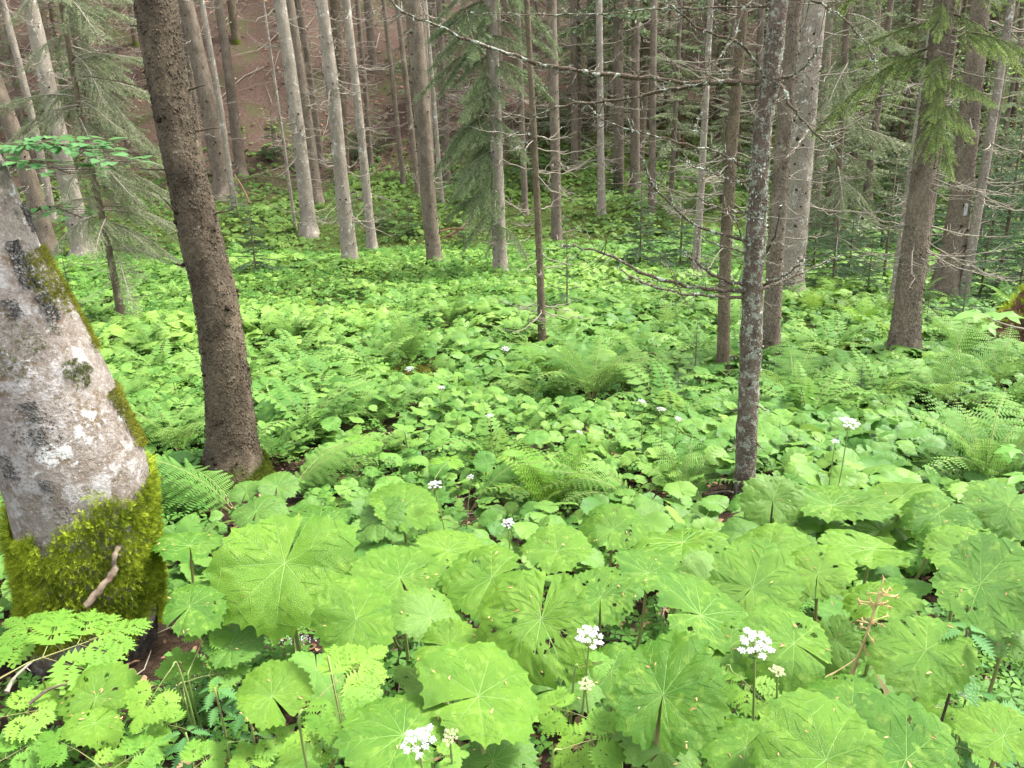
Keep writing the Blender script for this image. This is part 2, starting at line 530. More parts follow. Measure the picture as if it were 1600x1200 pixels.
sdir = Vector((math.sin(SUN_AZ) * math.cos(SUN_EL), math.cos(SUN_AZ) * math.cos(SUN_EL), math.sin(SUN_EL)))
so.rotation_euler = sdir.to_track_quat('Z', 'Y').to_euler()
so.location = (0, 0, 30)
SC.view_settings.view_transform = 'Standard'
SC.view_settings.look = 'None'
SC.view_settings.exposure = 2.65
SC.view_settings.gamma = 1

# ================================================================== GROUND
def build_ground():
    xs = np.concatenate([np.linspace(-60, -14, 47), np.linspace(-13.7, 17.7, 210), np.linspace(18, 70, 53)])
    ys = np.concatenate([np.linspace(-20, 0.4, 20), np.linspace(0.6, 8, 90), np.linspace(8.15, 33, 165), np.linspace(33.4, 80, 70)])
    X, Y = np.meshgrid(xs, ys)
    Z = g(X, Y)
    P = np.stack([X, Y], -1)
    Z = Z + 0.012 * vnoise(P, 6.0, 3) * (Y < 14) + 0.05 * vnoise(P, 2.2, 4) * (Y > 28) * 1.4
    ge = Geo()
    ge.add(np.stack([X, Y, Z], -1), [(grid_polys(len(ys), len(xs)), 0)])
    o = part('ground', ge.mesh('ground', ground_mat()))
    tag(o, 'dark soil, mossy far bank and brown litter slope of the forest floor', kind='structure')
    x = np.linspace(-16, 20, 60)
    yc = 20.9 + 0.5 * np.sin(x * 0.35) + 0.16 * np.maximum(0, x - 1)
    V = np.stack([np.stack([x, yc - 0.5, np.full_like(x, -1.13)], -1), np.stack([x, yc + 0.5, np.full_like(x, -1.13)], -1)])
    ge = Geo(); ge.add(V, [(grid_polys(2, 60), 0)])
    o = part('stream', ge.mesh('stream', water_mat()))
    tag(o, 'narrow dark stream between the clearing and the far bank', kind='structure')


# ================================================================== TREES
def trunk_geo(pts, sides=14, seg=40, height=9.0, slim=0.94, kq=1.0, flakes=0, flake_size=0.012, flare=0.35, rough=0.02, knots=True, seed=0, knot_step=0.38, fine=0.0, flare_h=0.22, Y=None):
    """pts: (px,py,width px) from the foot up. Returns geo, centre line, radii, base."""
    r = np.random.default_rng(seed)
    b = hit(pts[0][0], pts[0][1]) if Y is None else at_y(pts[0][0], pts[0][1], Y)
    Y0 = b[1]
    C, Rr = [], []
    for px, py, w in pts:
        p = at_y(px, py, Y0)
        C.append(p); Rr.append(w / 2 * mpp(p))
    C = np.array(C); Rr = np.array(Rr) * slim
    d = norm(C[-1] - C[max(0, len(C) - 3)])
    top = b[2] + height
    if C[-1][2] < top:
        L = (top - C[-1][2]) / d[2]
        C = np.vstack([C, C[-1] + d * L * 0.5, C[-1] + d * L])
        k = max(0.35, 1 - L * 0.03)
        Rr = np.concatenate([Rr, [Rr[-1] * (1 + k) / 2, Rr[-1] * k]])
    d0 = norm(C[1] - C[0])
    C = np.vstack([C[0] - d0 * 0.35, C]); Rr = np.concatenate([[Rr[0] * 1.05], Rr])
    L = np.concatenate([[0], np.cumsum(np.linalg.norm(np.diff(C, axis=0), axis=1))])
    s = np.linspace(0, 1, seg) ** 1.25 * L[-1]
    cc = np.stack([np.interp(s, L, C[:, i]) for i in range(3)], -1)
    if len(C) > 3:   # soften the corners
        for _ in range(2):
            cc[1:-1] = (cc[:-2] + 2 * cc[1:-1] + cc[2:]) / 4
    rr = np.interp(s, L, Rr)
    a = np.arange(sides) / sides * 2 * PI
    hgt = s - 0.35
    fl = flare * np.exp(-np.maximum(hgt, -0.1) / flare_h)
    lob = 1 + 0.45 * np.cos(5 * a + r.uniform(0, 6)) + 0.25 * np.cos(3 * a + r.uniform(0, 6))
    rad = rr[:, None] * (1 + fl[:, None] * lob[None])
    dirs = np.stack([np.cos(a), np.sin(a), np.zeros_like(a)], -1)
    V = cc[:, None] + rad[..., None] * dirs[None]
    nz = vnoise(V / max(rr.mean(), 0.02), 1.1, seed + 1) * rough + vnoise(V / max(rr.mean(), 0.02), 4.0, seed + 2) * rough * 0.5
    if fine:
        nz = nz + fine * 1.2 * vnoise(V * np.array([1, 1, 0.45]), 26, seed + 5) + fine * vnoise(V * np.array([1, 1, 0.5]), 60, seed + 3) + fine * 0.8 * vnoise(V * np.array([1, 1, 0.6]), 130, seed + 4)
    V = cc[:, None] + (rad * (1 + nz))[..., None] * dirs[None]
    ge = Geo()
    ge.add(V, [(grid_polys(seg, sides, True), 0)])
    if knots:
        h = 0.3
        while h < L[-1] - 0.3:
            for _ in range(r.integers(1, 5)):
                hh = h + r.normal() * 0.03
                ang = r.uniform(0, 2 * PI)
                c = np.array([np.interp(hh, L, C[:, i]) for i in range(3)])
                R0 = np.interp(hh, L, Rr)
                dd = np.array([math.cos(ang), math.sin(ang), r.uniform(-0.3, 0.3)])
                q = R0 * r.uniform(0.05, 0.13) * kq
                p0 = c + dd * R0 * 0.9
                tv, tp = tube(np.array([p0, p0 + dd * R0 * 0.12, p0 + dd * R0 * r.uniform(0.16, 0.3)]), [q * 1.5, q * 0.9, q * 0.5], 5)
                ge.add(tv, tp, mat=1)
            h += knot_step * r.uniform(0.8, 1.2)
    if flakes:
        n = flakes
        hh = r.uniform(0.02, min(L[-1] - 0.4, 4.6), n); aa = r.uniform(0, 2 * PI, n)
        cc2 = np.stack([np.interp(hh + 0.35, L, C[:, j]) for j in range(3)], -1)
        lo = 1 + 0.45 * np.cos(0)
        R2 = np.interp(hh + 0.35, L, Rr) * (1 + flare * np.exp(-hh / flare_h))
        N2 = np.stack([np.cos(aa), np.sin(aa), 0 * aa], -1)
        P2 = cc2 + N2 * (R2 * r.uniform(0.995, 1.03, n))[:, None]
        Fm = frames(norm(N2 + r.normal(size=N2.shape) * 0.22), np.full(n, PI / 2) + r.normal(size=n) * 0.5)
        up = norm(np.array([0, 0, 1.0]) - N2 * 0)
        Y2 = norm(np.broadcast_to(np.array([0, 0, 1.0]), N2.shape) + r.normal(size=N2.shape) * 0.3); Z2 = norm(N2 + r.normal(size=N2.shape) * 0.20)
        Y2 = norm(Y2 - Z2 * np.sum(Y2 * Z2, -1, keepdims=True)); X2 = np.cross(Y2, Z2)
        Fm = np.stack([X2, Y2, Z2], -1)
        a6 = np.array([0.2, 1.1, 2.0, 3.3, 4.2, 5.3]); w6 = np.array([1, 0.8, 1.1, 0.9, 1.05, 0.85])
        top = np.stack([0.55 * w6 * np.cos(a6), w6 * np.sin(a6), np.full(6, 0.10)], -1)
        bot = top * np.array([1.1, 1.1, 0]) - np.array([0, 0, 0.35])
        tV = np.vstack([top, bot]); i6 = np.arange(6); k6 = (i6 + 1) % 6
        tP = [(np.array([[0, 1, 2, 3], [0, 3, 4, 5]]), 0), (np.stack([i6 + 6, k6 + 6, k6, i6], -1), 0)]
        scatter(ge, (tV, tP, np.full(12, 0.5)), Fm * (r.uniform(0.35, 1.0, n) ** 1.5 * flake_size)[:, None, None], P2)
    return ge, C, Rr, b, L


def dead_branch_geo(seed, curl=1.0):
    """unit-length dead spruce branch along +X, drooping then turning up"""
    r = np.random.default_rng(seed)
    ge = Geo()
    t = np.linspace(0, 1, 8)
    y = 0.06 * np.sin(t * 4 + r.uniform(0, 6)) * t + 0.012 * r.normal(size=8) * (t > 0)
    z = -r.uniform(0.1, 0.35) * t + curl * r.uniform(0.12, 0.4) * t ** 2 + 0.012 * r.normal(size=8) * (t > 0)
    P = np.stack([t, y, z], -1)
    v, p = tube(P, np.linspace(0.0085, 0.0024, 8), 4); ge.add(v, p)
    for _ in range(r.integers(5, 11)):
        i = r.uniform(0.2, 0.95)
        p0 = np.array([np.interp(i, t, P[:, k]) for k in range(3)])
        s = r.choice([-1, 1]); l = r.uniform(0.10, 0.38) * (1.1 - i * 0.6)
        d = norm(np.array([r.uniform(0.3, 0.9), s * r.uniform(0.4, 0.9), r.uniform(-0.5, 0.3)]))
        q = np.array([p0, p0 + d * l * 0.5, p0 + d * l + np.array([0, 0, r.uniform(0.0, 0.10)])])
        v, p = tube(q, [0.0036, 0.0026, 0.0016], 3, False); ge.add(v, p)
    return ge


DEAD = [dead_branch_geo(100 + i, 1.0) for i in range(8)]
DEAD_ME = None


def branch_matrix(p, az, scale, roll=0.0, pitch=0.0, thick=1.0):
    m = Matrix.Translation(Vector([float(q) for q in p])) @ Matrix.Rotation(az, 4, 'Z') @ Matrix.Rotation(pitch, 4, 'Y') @ Matrix.Rotation(roll, 4, 'X')
    return m @ Matrix.Diagonal((scale, scale * thick, scale * thick, 1))


def add_dead(tree, C, Rr, b, L, n, h0, h1, lmax, seed, separate, mats, dist):
    global DEAD_ME
    r = np.random.default_rng(seed)
    if DEAD_ME is None:
        DEAD_ME = {}
    ge = Geo()
    thick = float(np.clip(dist / 11.0, 0.7, 1.6))
    lev = np.sort(r.uniform(h0, h1, max(1, n // 3)))
    for i in range(n):
        hh = lev[i % len(lev)] + r.normal() * 0.04
        hh = min(hh, L[-1] - 0.1)
        c = np.array([np.interp(hh, L, C[:, k]) for k in range(3)])
        R0 = np.interp(hh, L, Rr)
        az = r.uniform(0, 2 * PI)
        s = lmax * r.uniform(0.35, 1.0)
        p = c + np.array([math.cos(az), math.sin(az), 0]) * R0 * 0.85
        m = branch_matrix(p - b, az, s, r.uniform(-0.3, 0.3), r.uniform(-0.15, 0.35), thick / max(s, 0.45))
        k = int(r.integers(0, len(DEAD)))
        if separate:
            key = (k, mats.name)
            if key not in DEAD_ME:
                DEAD_ME[key] = DEAD[k].mesh('dead_branch', mats)
            part('dead_branch', DEAD_ME[key], tree, m)
        else:
            V, P, T = DEAD[k].arr()
            mm = np.array(m)
            ge.add(V @ mm[:3, :3].T + mm[:3, 3], P)
    if not separate and ge.n:
        o = part('dead_branches', ge.mesh('dead_branches', mats), tree)
        o['kind'] = 'stuff'


# ---------------------------------------------------------------- live spruce boughs
def bough_geo(seed, L=1.3, droop=0.5, step=0.05, nlen=0.028, nwid=0.0055, nstep=0.018, bright=0.0, hang=0.6):
    r = np.random.default_rng(seed)
    ge = Geo()
    n = 9
    t = np.linspace(0, 1, n)
    A = np.stack([t * L * (1 - 0.15 * droop), 0.04 * L * np.sin(t * 3 + r.uniform(0, 6)), L * (0.06 * t - droop * t ** 2 + 0.18 * droop * t ** 4)], -1)
    v, p = tube(A, np.linspace(0.012, 0.003, n) * (L / 1.3) ** 0.5, 4); ge.add(v, p, mat=1)
    BV, BT = [], []
    s = 0.12
    side = 1
    while s < 1.0:
        p0 = np.array([np.interp(s, t, A[:, k]) for k in range(3)])
        tl = (0.42 * (1 - s) ** 0.7 + 0.07) * L * 0.75 * r.uniform(0.6, 1.15)
        d = norm(np.array([0.55 + 0.3 * s, side * r.uniform(0.35, 0.8) * (1 - 0.3 * s), -hang * r.uniform(0.3, 1.1)]))
        m = max(3, int(tl / nstep))
        q = np.linspace(0, 1, m)[:, None]
        tw = p0 + d * tl * q + np.array([0.10, 0, -0.30 * hang]) * tl * q ** 2 + r.normal(size=(m, 3)) * 0.003
        v, p = tube(tw[[0, m // 2, m - 1]], [0.003, 0.0022, 0.0012], 3, False); ge.add(v, p, mat=1)
        dirs = norm(np.gradient(tw, axis=0))
        side_v = norm(np.cross(dirs, np.array([0.1, 0.05, 1.0])))
        up_v = np.cross(side_v, dirs)
        for ang in (0.0, 2.1, 4.2) if nlen < 0.05 else (0.0, PI):
            a = ang + r.uniform(-0.7, 0.7, m)[:, None]
            out = side_v * np.cos(a) + up_v * np.sin(a)
            nd = norm(dirs * 0.75 + out)
            ll = nlen * r.uniform(0.7, 1.15, m)[:, None]
            wv = norm(np.cross(nd, r.normal(size=(m, 3)))) * nwid / 2
            quad = np.stack([tw, tw + nd * ll * 0.5 + wv, tw + nd * ll, tw + nd * ll * 0.5 - wv], 1)
            BV.append(quad.reshape(-1, 3))
            tn = 0.15 + 0.35 * r.uniform(size=m) + bright * (q[:, 0] > 0.72)
            BT.append(np.repeat(np.clip(tn + 0.12 * r.normal(), 0, 1), 4))
        s += step / L * r.uniform(0.7, 1.3)
        side = -side
    V = np.concatenate(BV); T = np.concatenate(BT)
    ge.add(V, [(np.arange(len(V)).reshape(-1, 4), 0)], T)
    return ge


def crown_geo(h, rad, seed, low=0.0, nb=60, coarse=True, tip=0.35):
    """conical spruce crown of many boughs, z from low to h"""
    r = np.random.default_rng(seed)
    if coarse:
        bl = [bough_geo(seed * 10 + i, 1.0, 0.35, 0.045, 0.080, 0.024, 0.026, 0.1, 0.5) for i in range(4)]
    else:
        bl = [bough_geo(seed * 10 + i, 1.0, 0.22, 0.042, 0.05, 0.015, 0.014, tip, 0.22) for i in range(4)]
    ge = Geo()
    for i in range(nb):
        f = (i + r.uniform(0, 1)) / nb
        z = low + (h - low) * f ** 0.85
        l = rad * (1 - (z - low) / (h - low) * 0.93) * r.uniform(0.65, 1.15)
        az = i * 2.4 + r.uniform(-0.4, 0.4)
        m = np.array(branch_matrix((0, 0, z), az, max(l, 0.06), r.uniform(-0.2, 0.2), r.uniform(-0.3, 0.12)))
        V, P, T = bl[i % 4].arr()
        ge.add(V @ m[:3, :3].T + m[:3, 3], P, np.clip(T + r.normal() * 0.1, 0, 1))
    return ge


# pixel traces, foot first: (px, py, width)
G_CLEAR = 'spruces standing round the clearing'
G_BANK = 'spruces on the far bank'
TREES = [
    # label, bark, pts, dead branches (n, from h, to h, length), height
    ('pale knotty spruce with bare twigs behind the leaning beech', 'bark_pale', [(131, 400, 33), (110, 300, 30), (78, 150, 26), (46, 0, 23)], (34, 1.6, 6.5, 1.1), 1),
    ('thin pale spruce pole in front of the brown leaning spruce', 'bark_pale', [(84, 345, 12), (58, 216, 12), (30, 100, 11), (3, 0, 11)], (20, 1.2, 6, 0.9), 0),
    ('brown spruce half hidden behind the beech leaves', 'bark_spruce', [(77, 392, 28), (58, 320, 27), (22, 210, 26), (-22, 90, 25), (-60, 0, 24)], (16, 1.5, 6, 1.0), 1),
    ('brown-grey spruce close behind the dark spruce trunk', 'bark_spruce', [(352, 306, 32), (325, 160, 28), (290, 0, 24)], (18, 1.0, 6.5, 1.3), 1),
    ('slender straw-coloured spruce pole beside the fallen red branch', 'bark_pale', [(367, 330, 10), (345, 170, 10), (315, 0, 9)], (14, 1.0, 6, 0.7), 0),
    ('grey spruce with slightly bent stem at the foot of the brown slope', 'bark_spruce', [(378, 278, 19), (368, 200, 17), (357, 110, 16), (341, 0, 15)], (22, 1.0, 7, 1.3), 1),
    ('very thin lichen-grey sapling stem with few twigs', 'bark_pale', [(462, 358, 5), (440, 200, 5), (411, 0, 4)], (8, 1, 5, 0.6), 0),
    ('stout pale spruce, front one of a close pair', 'bark_pale', [(484, 367, 26), (468, 220, 23), (452, 100, 22), (436, 0, 21)], (34, 1.6, 6.5, 1.0), 1),
    ('brown spruce, rear one of the close pair', 'bark_spruce', [(497, 316, 19), (475, 150, 17), (452, 0, 16)], (18, 1.5, 7, 1.0), 0),
    ('thin dim spruce behind the close pair', 'bark_spruce', [(503, 258, 10), (485, 120, 10), (467, 0, 9)], (12, 1.5, 8, 1.2), 0),
    ('tall pale grey spruce bristling with short twigs at the clearing edge', 'bark_pale', [(549, 418, 27), (535, 300, 24), (518, 120, 22), (502, 0, 20)], (38, 1.8, 6.5, 0.95), 1),
    ('slim pale spruce next to the twig-bristling grey one', 'bark_pale', [(582, 390, 16), (563, 200, 14), (541, 0, 13)], (26, 1.8, 7, 1.0), 1),
    ('thin spruce stem fading into the brown slope', 'bark_spruce', [(580, 262, 9), (570, 130, 8), (558, 0, 8)], (10, 1.0, 8, 1.0), 0),
    ('thin spruce pole rising from the mossy bank before the brown slope', 'bark_spruce', [(631, 291, 8), (615, 140, 8), (599, 0, 7)], (14, 1.0, 8, 1.0), 0),
    ('slim spruce pole just beside the thick brown-pink trunk', 'bark_spruce', [(654, 306, 10), (636, 140, 9), (620, 0, 8)], (14, 1.0, 8, 1.0), 0),
    ('thick brown-pink spruce, clean of twigs, in the middle of the clearing edge', 'bark_spruce', [(680, 420, 25), (670, 320, 25), (660, 180, 28), (645, 0, 28)], (14, 2.2, 6.5, 0.8), 1),
    ('brown spruce touching the thick brown-pink trunk from behind', 'bark_spruce', [(676, 350, 16), (668, 180, 15), (657, 0, 14)], (10, 2.0, 7, 0.9), 0),
    ('pale green-grey lichened pole behind the thick brown-pink trunk', 'bark_pale', [(690, 316, 8), (677, 150, 8), (664, 0, 7)], (14, 1.5, 8, 0.9), 0),
    ('thin far pole above the fallen log', 'bark_spruce', [(694, 245, 6), (685, 100, 6), (678, 0, 6)], (8, 1.0, 8, 1.0), 0),
    ('pale mottled spruce hung with drooping green boughs', 'bark_pale', [(782, 430, 24), (779, 350, 23), (774, 180, 21), (766, 0, 20)], (20, 1.2, 6, 1.1), 1),
    ('narrow violet-grey stem behind the drooping green boughs', 'bark_spruce', [(821, 335, 10), (815, 180, 10), (808, 0, 9)], (10, 1.5, 7, 0.9), 0),
    ('thin olive-brown young spruce stem standing alone in the clearing', 'bark_brown', [(848, 545, 14), (843, 400, 11.5), (834, 200, 10), (823, 0, 9)], (26, 0.9, 4.2, 0.75), 1),
    ('straight grey-brown spruce at the stream bank', 'bark_spruce', [(870, 390, 18), (868, 250, 16), (862, 0, 16)], (24, 1.2, 7, 1.0), 1),
    ('slim brown spruce on the upper bank', 'bark_spruce', [(898, 270, 12), (897, 130, 11), (896, 0, 11)], (16, 1.0, 8, 1.1), 0),
    ('slim pale spruce ringed by bare twigs on the mossy bank', 'bark_pale', [(940, 337, 14), (938, 180, 11), (936, 0, 11)], (30, 1.2, 8, 1.2), 1),
    ('grey spruce with broad foot high on the mossy bank', 'bark_spruce', [(992, 301, 18), (993, 180, 14), (993, 0, 13)], (20, 1.0, 8, 1.1), 1),
    ('slim brown spruce beside the broad-footed grey one', 'bark_spruce', [(1018, 337, 13), (1020, 180, 11), (1022, 0, 11)], (18, 1.0, 7, 1.1), 0),
    ('reddish far spruce trunk at the top of the bank', 'wood', [(1060, 225, 15), (1063, 120, 14), (1067, 0, 13)], (10, 1.0, 8, 1.1), 0),
    ('whitish birch-like pole left of the brown young spruce', 'bark_pale', [(1085, 442, 14), (1095, 300, 12), (1111, 0, 9)], (16, 1.0, 6, 0.8), 0),
    ('brown young spruce just left of the lichen-crusted one', 'bark_brown', [(1129, 602, 21), (1133, 400, 20), (1147, 180, 19), (1162, 0, 18)], (26, 1.4, 5, 0.8), 1),
    ('brown spruce with mossy foot right behind the lichen-crusted one', 'bark_spruce', [(1203, 566, 30), (1210, 420, 28), (1226, 180, 27), (1241, 0, 27)], (26, 1.6, 6, 0.9), 1),
    ('broad pale grey spruce, thickest trunk behind the lichen-crusted tree', 'bark_pale', [(1228, 466, 50), (1240, 350, 46), (1257, 150, 42), (1273, 0, 39)], (36, 1.6, 6.5, 1.3), 1),
    ('grey stem partly hidden behind the broad pale grey spruce', 'bark_spruce', [(1271, 372, 16), (1281, 240, 15), (1298, 0, 13)], (16, 1.0, 7, 1.2), 0),
    ('brown stem in the olive twig thicket', 'bark_spruce', [(1304, 410, 12), (1312, 240, 11), (1325, 0, 10)], (18, 1.0, 7, 1.2), 0),
    ('thin dark pole high among the olive boughs', 'bark_brown', [(1333, 300, 8), (1336, 150, 8), (1341, 0, 7)], (12, 1.0, 7, 1.2), 0),
    ('far brown trunk seen between olive boughs and bright spruce tips', 'bark_spruce', [(1356, 320, 13), (1364, 150, 12), (1372, 0, 11)], (14, 1.0, 7, 1.2), 0),
    ('sturdy brown spruce with mossy foot and bright green tips overhead', 'bark_spruce', [(1410, 572, 50), (1418, 480, 43), (1440, 300, 38), (1470, 50, 33), (1476, 0, 32)], (26, 1.6, 5, 0.9), 1),
    ('thin pale stem leaning against the sturdy brown spruce', 'bark_pale', [(1394, 496, 17), (1407, 390, 14), (1424, 265, 11), (1452, 60, 8)], (10, 1.0, 4, 0.7), 0),
    ('narrow brown stem peeking out beside the sturdy brown spruce', 'bark_spruce', [(1437, 455, 14), (1455, 320, 13), (1497, 0, 11)], (10, 1.0, 6, 0.9), 0),
    ('purple-grey spruce with flared foot and a small white trail mark', 'bark_spruce', [(1474, 468, 50), (1488, 400, 38), (1503, 300, 34), (1527, 60, 29), (1533, 0, 28)], (26, 1.0, 6, 1.1), 1),
    ('pale lichened spruce pole crossing in front of the purple-grey one', 'bark_pale', [(1503, 472, 16), (1521, 370, 15), (1546, 220, 14), (1581, 0, 12)], (26, 1.0, 5, 1.1), 1),
    ('dark slim trunk at the edge of the pale green beech leaves', 'bark_brown', [(1573, 330, 10), (1584, 180, 9), (1599, 0, 8)], (12, 1.0, 6, 1.0), 0),
]


def build_trees():
    M['wood'] = M['wood_red']
    names = {}
    for i, (label, bark, pts, (nd, h0, h1, ll), sep) in enumerate(TREES):
        base = hit(pts[0][0], pts[0][1])
        dist = float(np.linalg.norm(base - CAM))
        big = pts[0][2] > 30
        ge, C, Rr, b, L = trunk_geo(pts, 24 if big else 10, 80 if big else 34, height=max(7.5, dist * 0.55), flare=0.48 if big else 0.38,
                                    rough=0.03, seed=300 + i, knot_step=0.3, flare_h=0.16, flakes=3500 if big else 900, flake_size=0.016 if big else 0.014)
        far = dist > 19
        t = thing('spruce_tree', label, 'tree', b, G_BANK if far else G_CLEAR)
        part('trunk', ge.mesh('trunk', [M[bark], M['knot']], origin=b), t)
        h1 = min(h1 * dist / 17 + 1.0, L[-1] - 0.3)
        add_dead(t, C, Rr, b, L, int(nd * 1.1), h0 * (0.6 if far else 0.8), h1, ll * (1.25 if far else 1.1), 500 + i, bool(sep), M['twig'], dist)
        names[label] = (t, C, Rr, b, L)
    # white trail mark on the purple-grey spruce
    t, C, Rr, b, L = names['purple-grey spruce with flared foot and a small white trail mark']
    c = at_y(1502, 326, b[1])
    ge = Geo()
    u = np.linspace(-0.16, 0.16, 5); vv = np.linspace(-0.09, 0.09, 4)
    U, W = np.meshgrid(u, vv)
    r0 = float(np.interp(c[2], C[:, 2], Rr)) * 1.035
    a = -PI / 2 - 0.15 + U
    ge.add(np.stack([c[0] + r0 * np.cos(a), c[1] + r0 * np.sin(a) , c[2] + W * (1 - 0.3 * np.abs(U))], -1), [(grid_polys(4, 5), 0)])
    part('trail_mark', ge.mesh('trail_mark', M['lichen_white'], origin=b), t)

    # moss collars at the feet of three trees
    for label, hh, n in (('brown spruce with mossy foot right behind the lichen-crusted one', 0.28, 900),
                         ('sturdy brown spruce with mossy foot and bright green tips overhead', 0.16, 900)):
        t, C, Rr, b, L = names[label]
        moss_on_trunk(t, C, Rr, b, L, lambda a, h: h < hh * (0.6 + 0.5 * np.sin(a * 2)), n, 0.0, hh * 1.2, M['moss_dark'], 0.035, 0.006, 31)

    # boughs
    t, C, Rr, b, L = names['pale mottled spruce hung with drooping green boughs']
    bm = [bough_geo(40 + k, 1.25, 0.62, 0.030, 0.042, 0.009, 0.013, 0.2, 0.8).mesh('bough', [M['needle'], M['twig_dark']]) for k in range(4)]
    r = np.random.default_rng(9)
    for k in range(74):
        hh = 1.2 + (k / 73) ** 0.9 * 6.6
        az = PI + 0.35 + r.normal() * 0.9 if r.uniform() < 0.72 else r.uniform(0, 2 * PI)
        c = np.array([np.interp(hh, L, C[:, j]) for j in range(3)])
        sc = r.uniform(0.5, 1.3) * (0.75 if hh < 2.2 else 1.05)
        part('bough', bm[k % 4], t, branch_matrix(c - b, az, sc, r.uniform(-0.4, 0.4), r.uniform(-0.1, 0.3)))
    # olive, half bare boughs of the brown young spruce thicket
    t, C, Rr, b, L = names['brown stem in the olive twig thicket']
    bo = [bough_geo(60 + k, 1.5, 0.55, 0.04, 0.045, 0.009, 0.017, 0.0, 0.9).mesh('bough', [M['needle_grey'], M['twig']]) for k in range(4)]
    for k in range(40):
        hh = 0.9 + k / 39 * 5.6
        az = r.uniform(0, 2 * PI)
        c = np.array([np.interp(hh, L, C[:, j]) for j in range(3)])
        part('bough', bo[k % 4], t, branch_matrix(c - b, az, r.uniform(0.7, 1.25), r.uniform(-0.4, 0.4), r.uniform(-0.1, 0.3)))
    # bright new tips on the sturdy brown spruce
    t, C, Rr, b, L = names['sturdy brown spruce with mossy foot and bright green tips overhead']
    bb = [bough_geo(80 + k, 1.2, 0.55, 0.028, 0.030, 0.008, 0.0085, 0.55, 0.9).mesh('bough', [M['needle_bright'], M['twig_dark']]) for k in range(4)]
    for k in range(32):
        hh = 2.75 + k / 31 * 2.6
        az = r.uniform(0, 2 * PI)
        c = np.array([np.interp(hh, L, C[:, j]) for j in range(3)])
        part('bough', bb[k % 4], t, branch_matrix(c - b, az, r.uniform(0.4, 1.1) * (0.75 if hh < 3.2 else 1), r.uniform(-0.5, 0.5), r.uniform(-0.4, 0.35)))
    # grey-green drooping young spruce beside the dark trunk
    pts = [(193, 512, 14), (180, 440, 12), (168, 380, 11), (125, 175, 9), (95, 0, 8)]
    ge, C, Rr, b, L = trunk_geo(pts, 8, 30, height=6.0, seed=77, knots=True)
    t = thing('spruce_tree', 'thin young spruce with curtains of grey-green boughs beside the dark trunk', 'tree', b, G_CLEAR)
    part('trunk', ge.mesh('trunk', [M['bark_brown'], M['knot']], origin=b), t)
    bg_ = [bough_geo(90 + k, 1.2, 0.55, 0.034, 0.032, 0.0070, 0.0135, 0.25, 0.75).mesh('bough', [M['needle_grey'], M['twig']]) for k in range(4)]
    for k in range(70):
        hh = 1.5 + (k / 69) * 3.8
        az = r.normal() * 0.9 + 0.1 if r.uniform() < 0.7 else r.uniform(0, 2 * PI)
        c = np.array([np.interp(hh, L, C[:, j]) for j in range(3)])
        part('bough', bg_[k % 4], t, branch_matrix(c - b, az, r.uniform(0.45, 1.3), r.uniform(-0.6, 0.6), r.uniform(-0.35, 0.45)))
    # bare twigs low on it
    add_dead(t, C, Rr, b, L, 16, 0.8, 3.0, 0.8, 778, True, M['twig'], 8)
    return names


# ------------------------------------------------------------------ moss strands
def strand_tmpl():
    V = np.array([[-0.5, 0, 0], [0.5, 0, 0], [0.42, 0.12, 0.55], [-0.42, 0.12, 0.55], [0.0, 0.42, 1.0]])
    return V, [(np.array([[0, 1, 2, 3]]), 0), (np.array([[3, 2, 4]]), 0)], np.full(5, 0.5)


def plume_tmpl(seed):
    """little feathery moss shoot: stem with side leaflets"""
    r = np.random.default_rng(seed)
    V, Q = [], []
    n = 7
    for i in range(n):
        z = i / (n - 1)
        c = np.array([0, 0.35 * z * z, z])
        for s in (-1, 1):
            l = 0.42 * (1 - 0.75 * z) + 0.08
            d = norm(np.array([s * 0.8, r.uniform(-0.4, 0.4), 0.7])) * l
            wv = np.array([0, 0.0, 1]) * 0.075
            k = len(V)
            V += [c - wv, c + d * 0.5 - wv * 0.9 + 0.02, c + d, c + d * 0.45 + wv]
            Q.append([k, k + 1, k + 2, k + 3])
    return np.array(V), [(np.array(Q), 0)], np.full(len(V), 0.5)


def moss_on_trunk(tree, C, Rr, b, L, mask, n, h0, h1, mat, length, width, seed, phis=(0, 2 * PI), base=None, grow=1.0, plume=False, name='moss_patch', flare=0.38, flare_h=0.16, lump=0.0, rise=0.006):
    r = np.random.default_rng(seed)
    h = r.uniform(h0, h1, n); a = r.uniform(phis[0], phis[1], n)
    k = mask(a, h)
    h, a = h[k], a[k]
    c = np.stack([np.interp(h + 0.35, L, C[:, j]) for j in range(3)], -1)
    R0 = np.interp(h + 0.35, L, Rr) * (1 + flare * np.exp(-h / flare_h)) * grow
    N_ = np.stack([np.cos(a), np.sin(a), np.zeros_like(a)], -1)
    P = c + N_ * (R0 + lump * (0.5 + 0.35 * vnoise(c + N_ * R0[:, None], 26, seed)))[:, None]
    nn = norm(N_ + r.normal(size=N_.shape) * 0.6 + np.array([0, 0, -0.1]))
    Fm = frames(nn, r.uniform(0, 6.28, len(h)))
    sc = length * r.uniform(0.6, 1.3, len(h))
    ge = Geo()
    tint = np.clip(0.45 + 0.2 * vnoise(P, 18, seed + 1) + r.normal(size=len(h)) * 0.24, 0, 1)
    if plume:
        tm = [plume_tmpl(s) for s in range(4)]
        idx = r.integers(0, 4, len(h))
        for j in range(4):
            m = idx == j
            scatter(ge, tm[j], Fm[m] * sc[m][:, None, None], P[m] - b, tint[m])
    else:
        D = np.zeros((len(h), 3, 3)); D[:, 0, 0] = width; D[:, 1, 1] = sc; D[:, 2, 2] = sc
        scatter(ge, strand_tmpl(), np.einsum('nij,njk->nik', Fm, D), P - b, tint)
    o = part(name, ge.mesh(name, [mat, M['moss_base']]), tree)
    return o


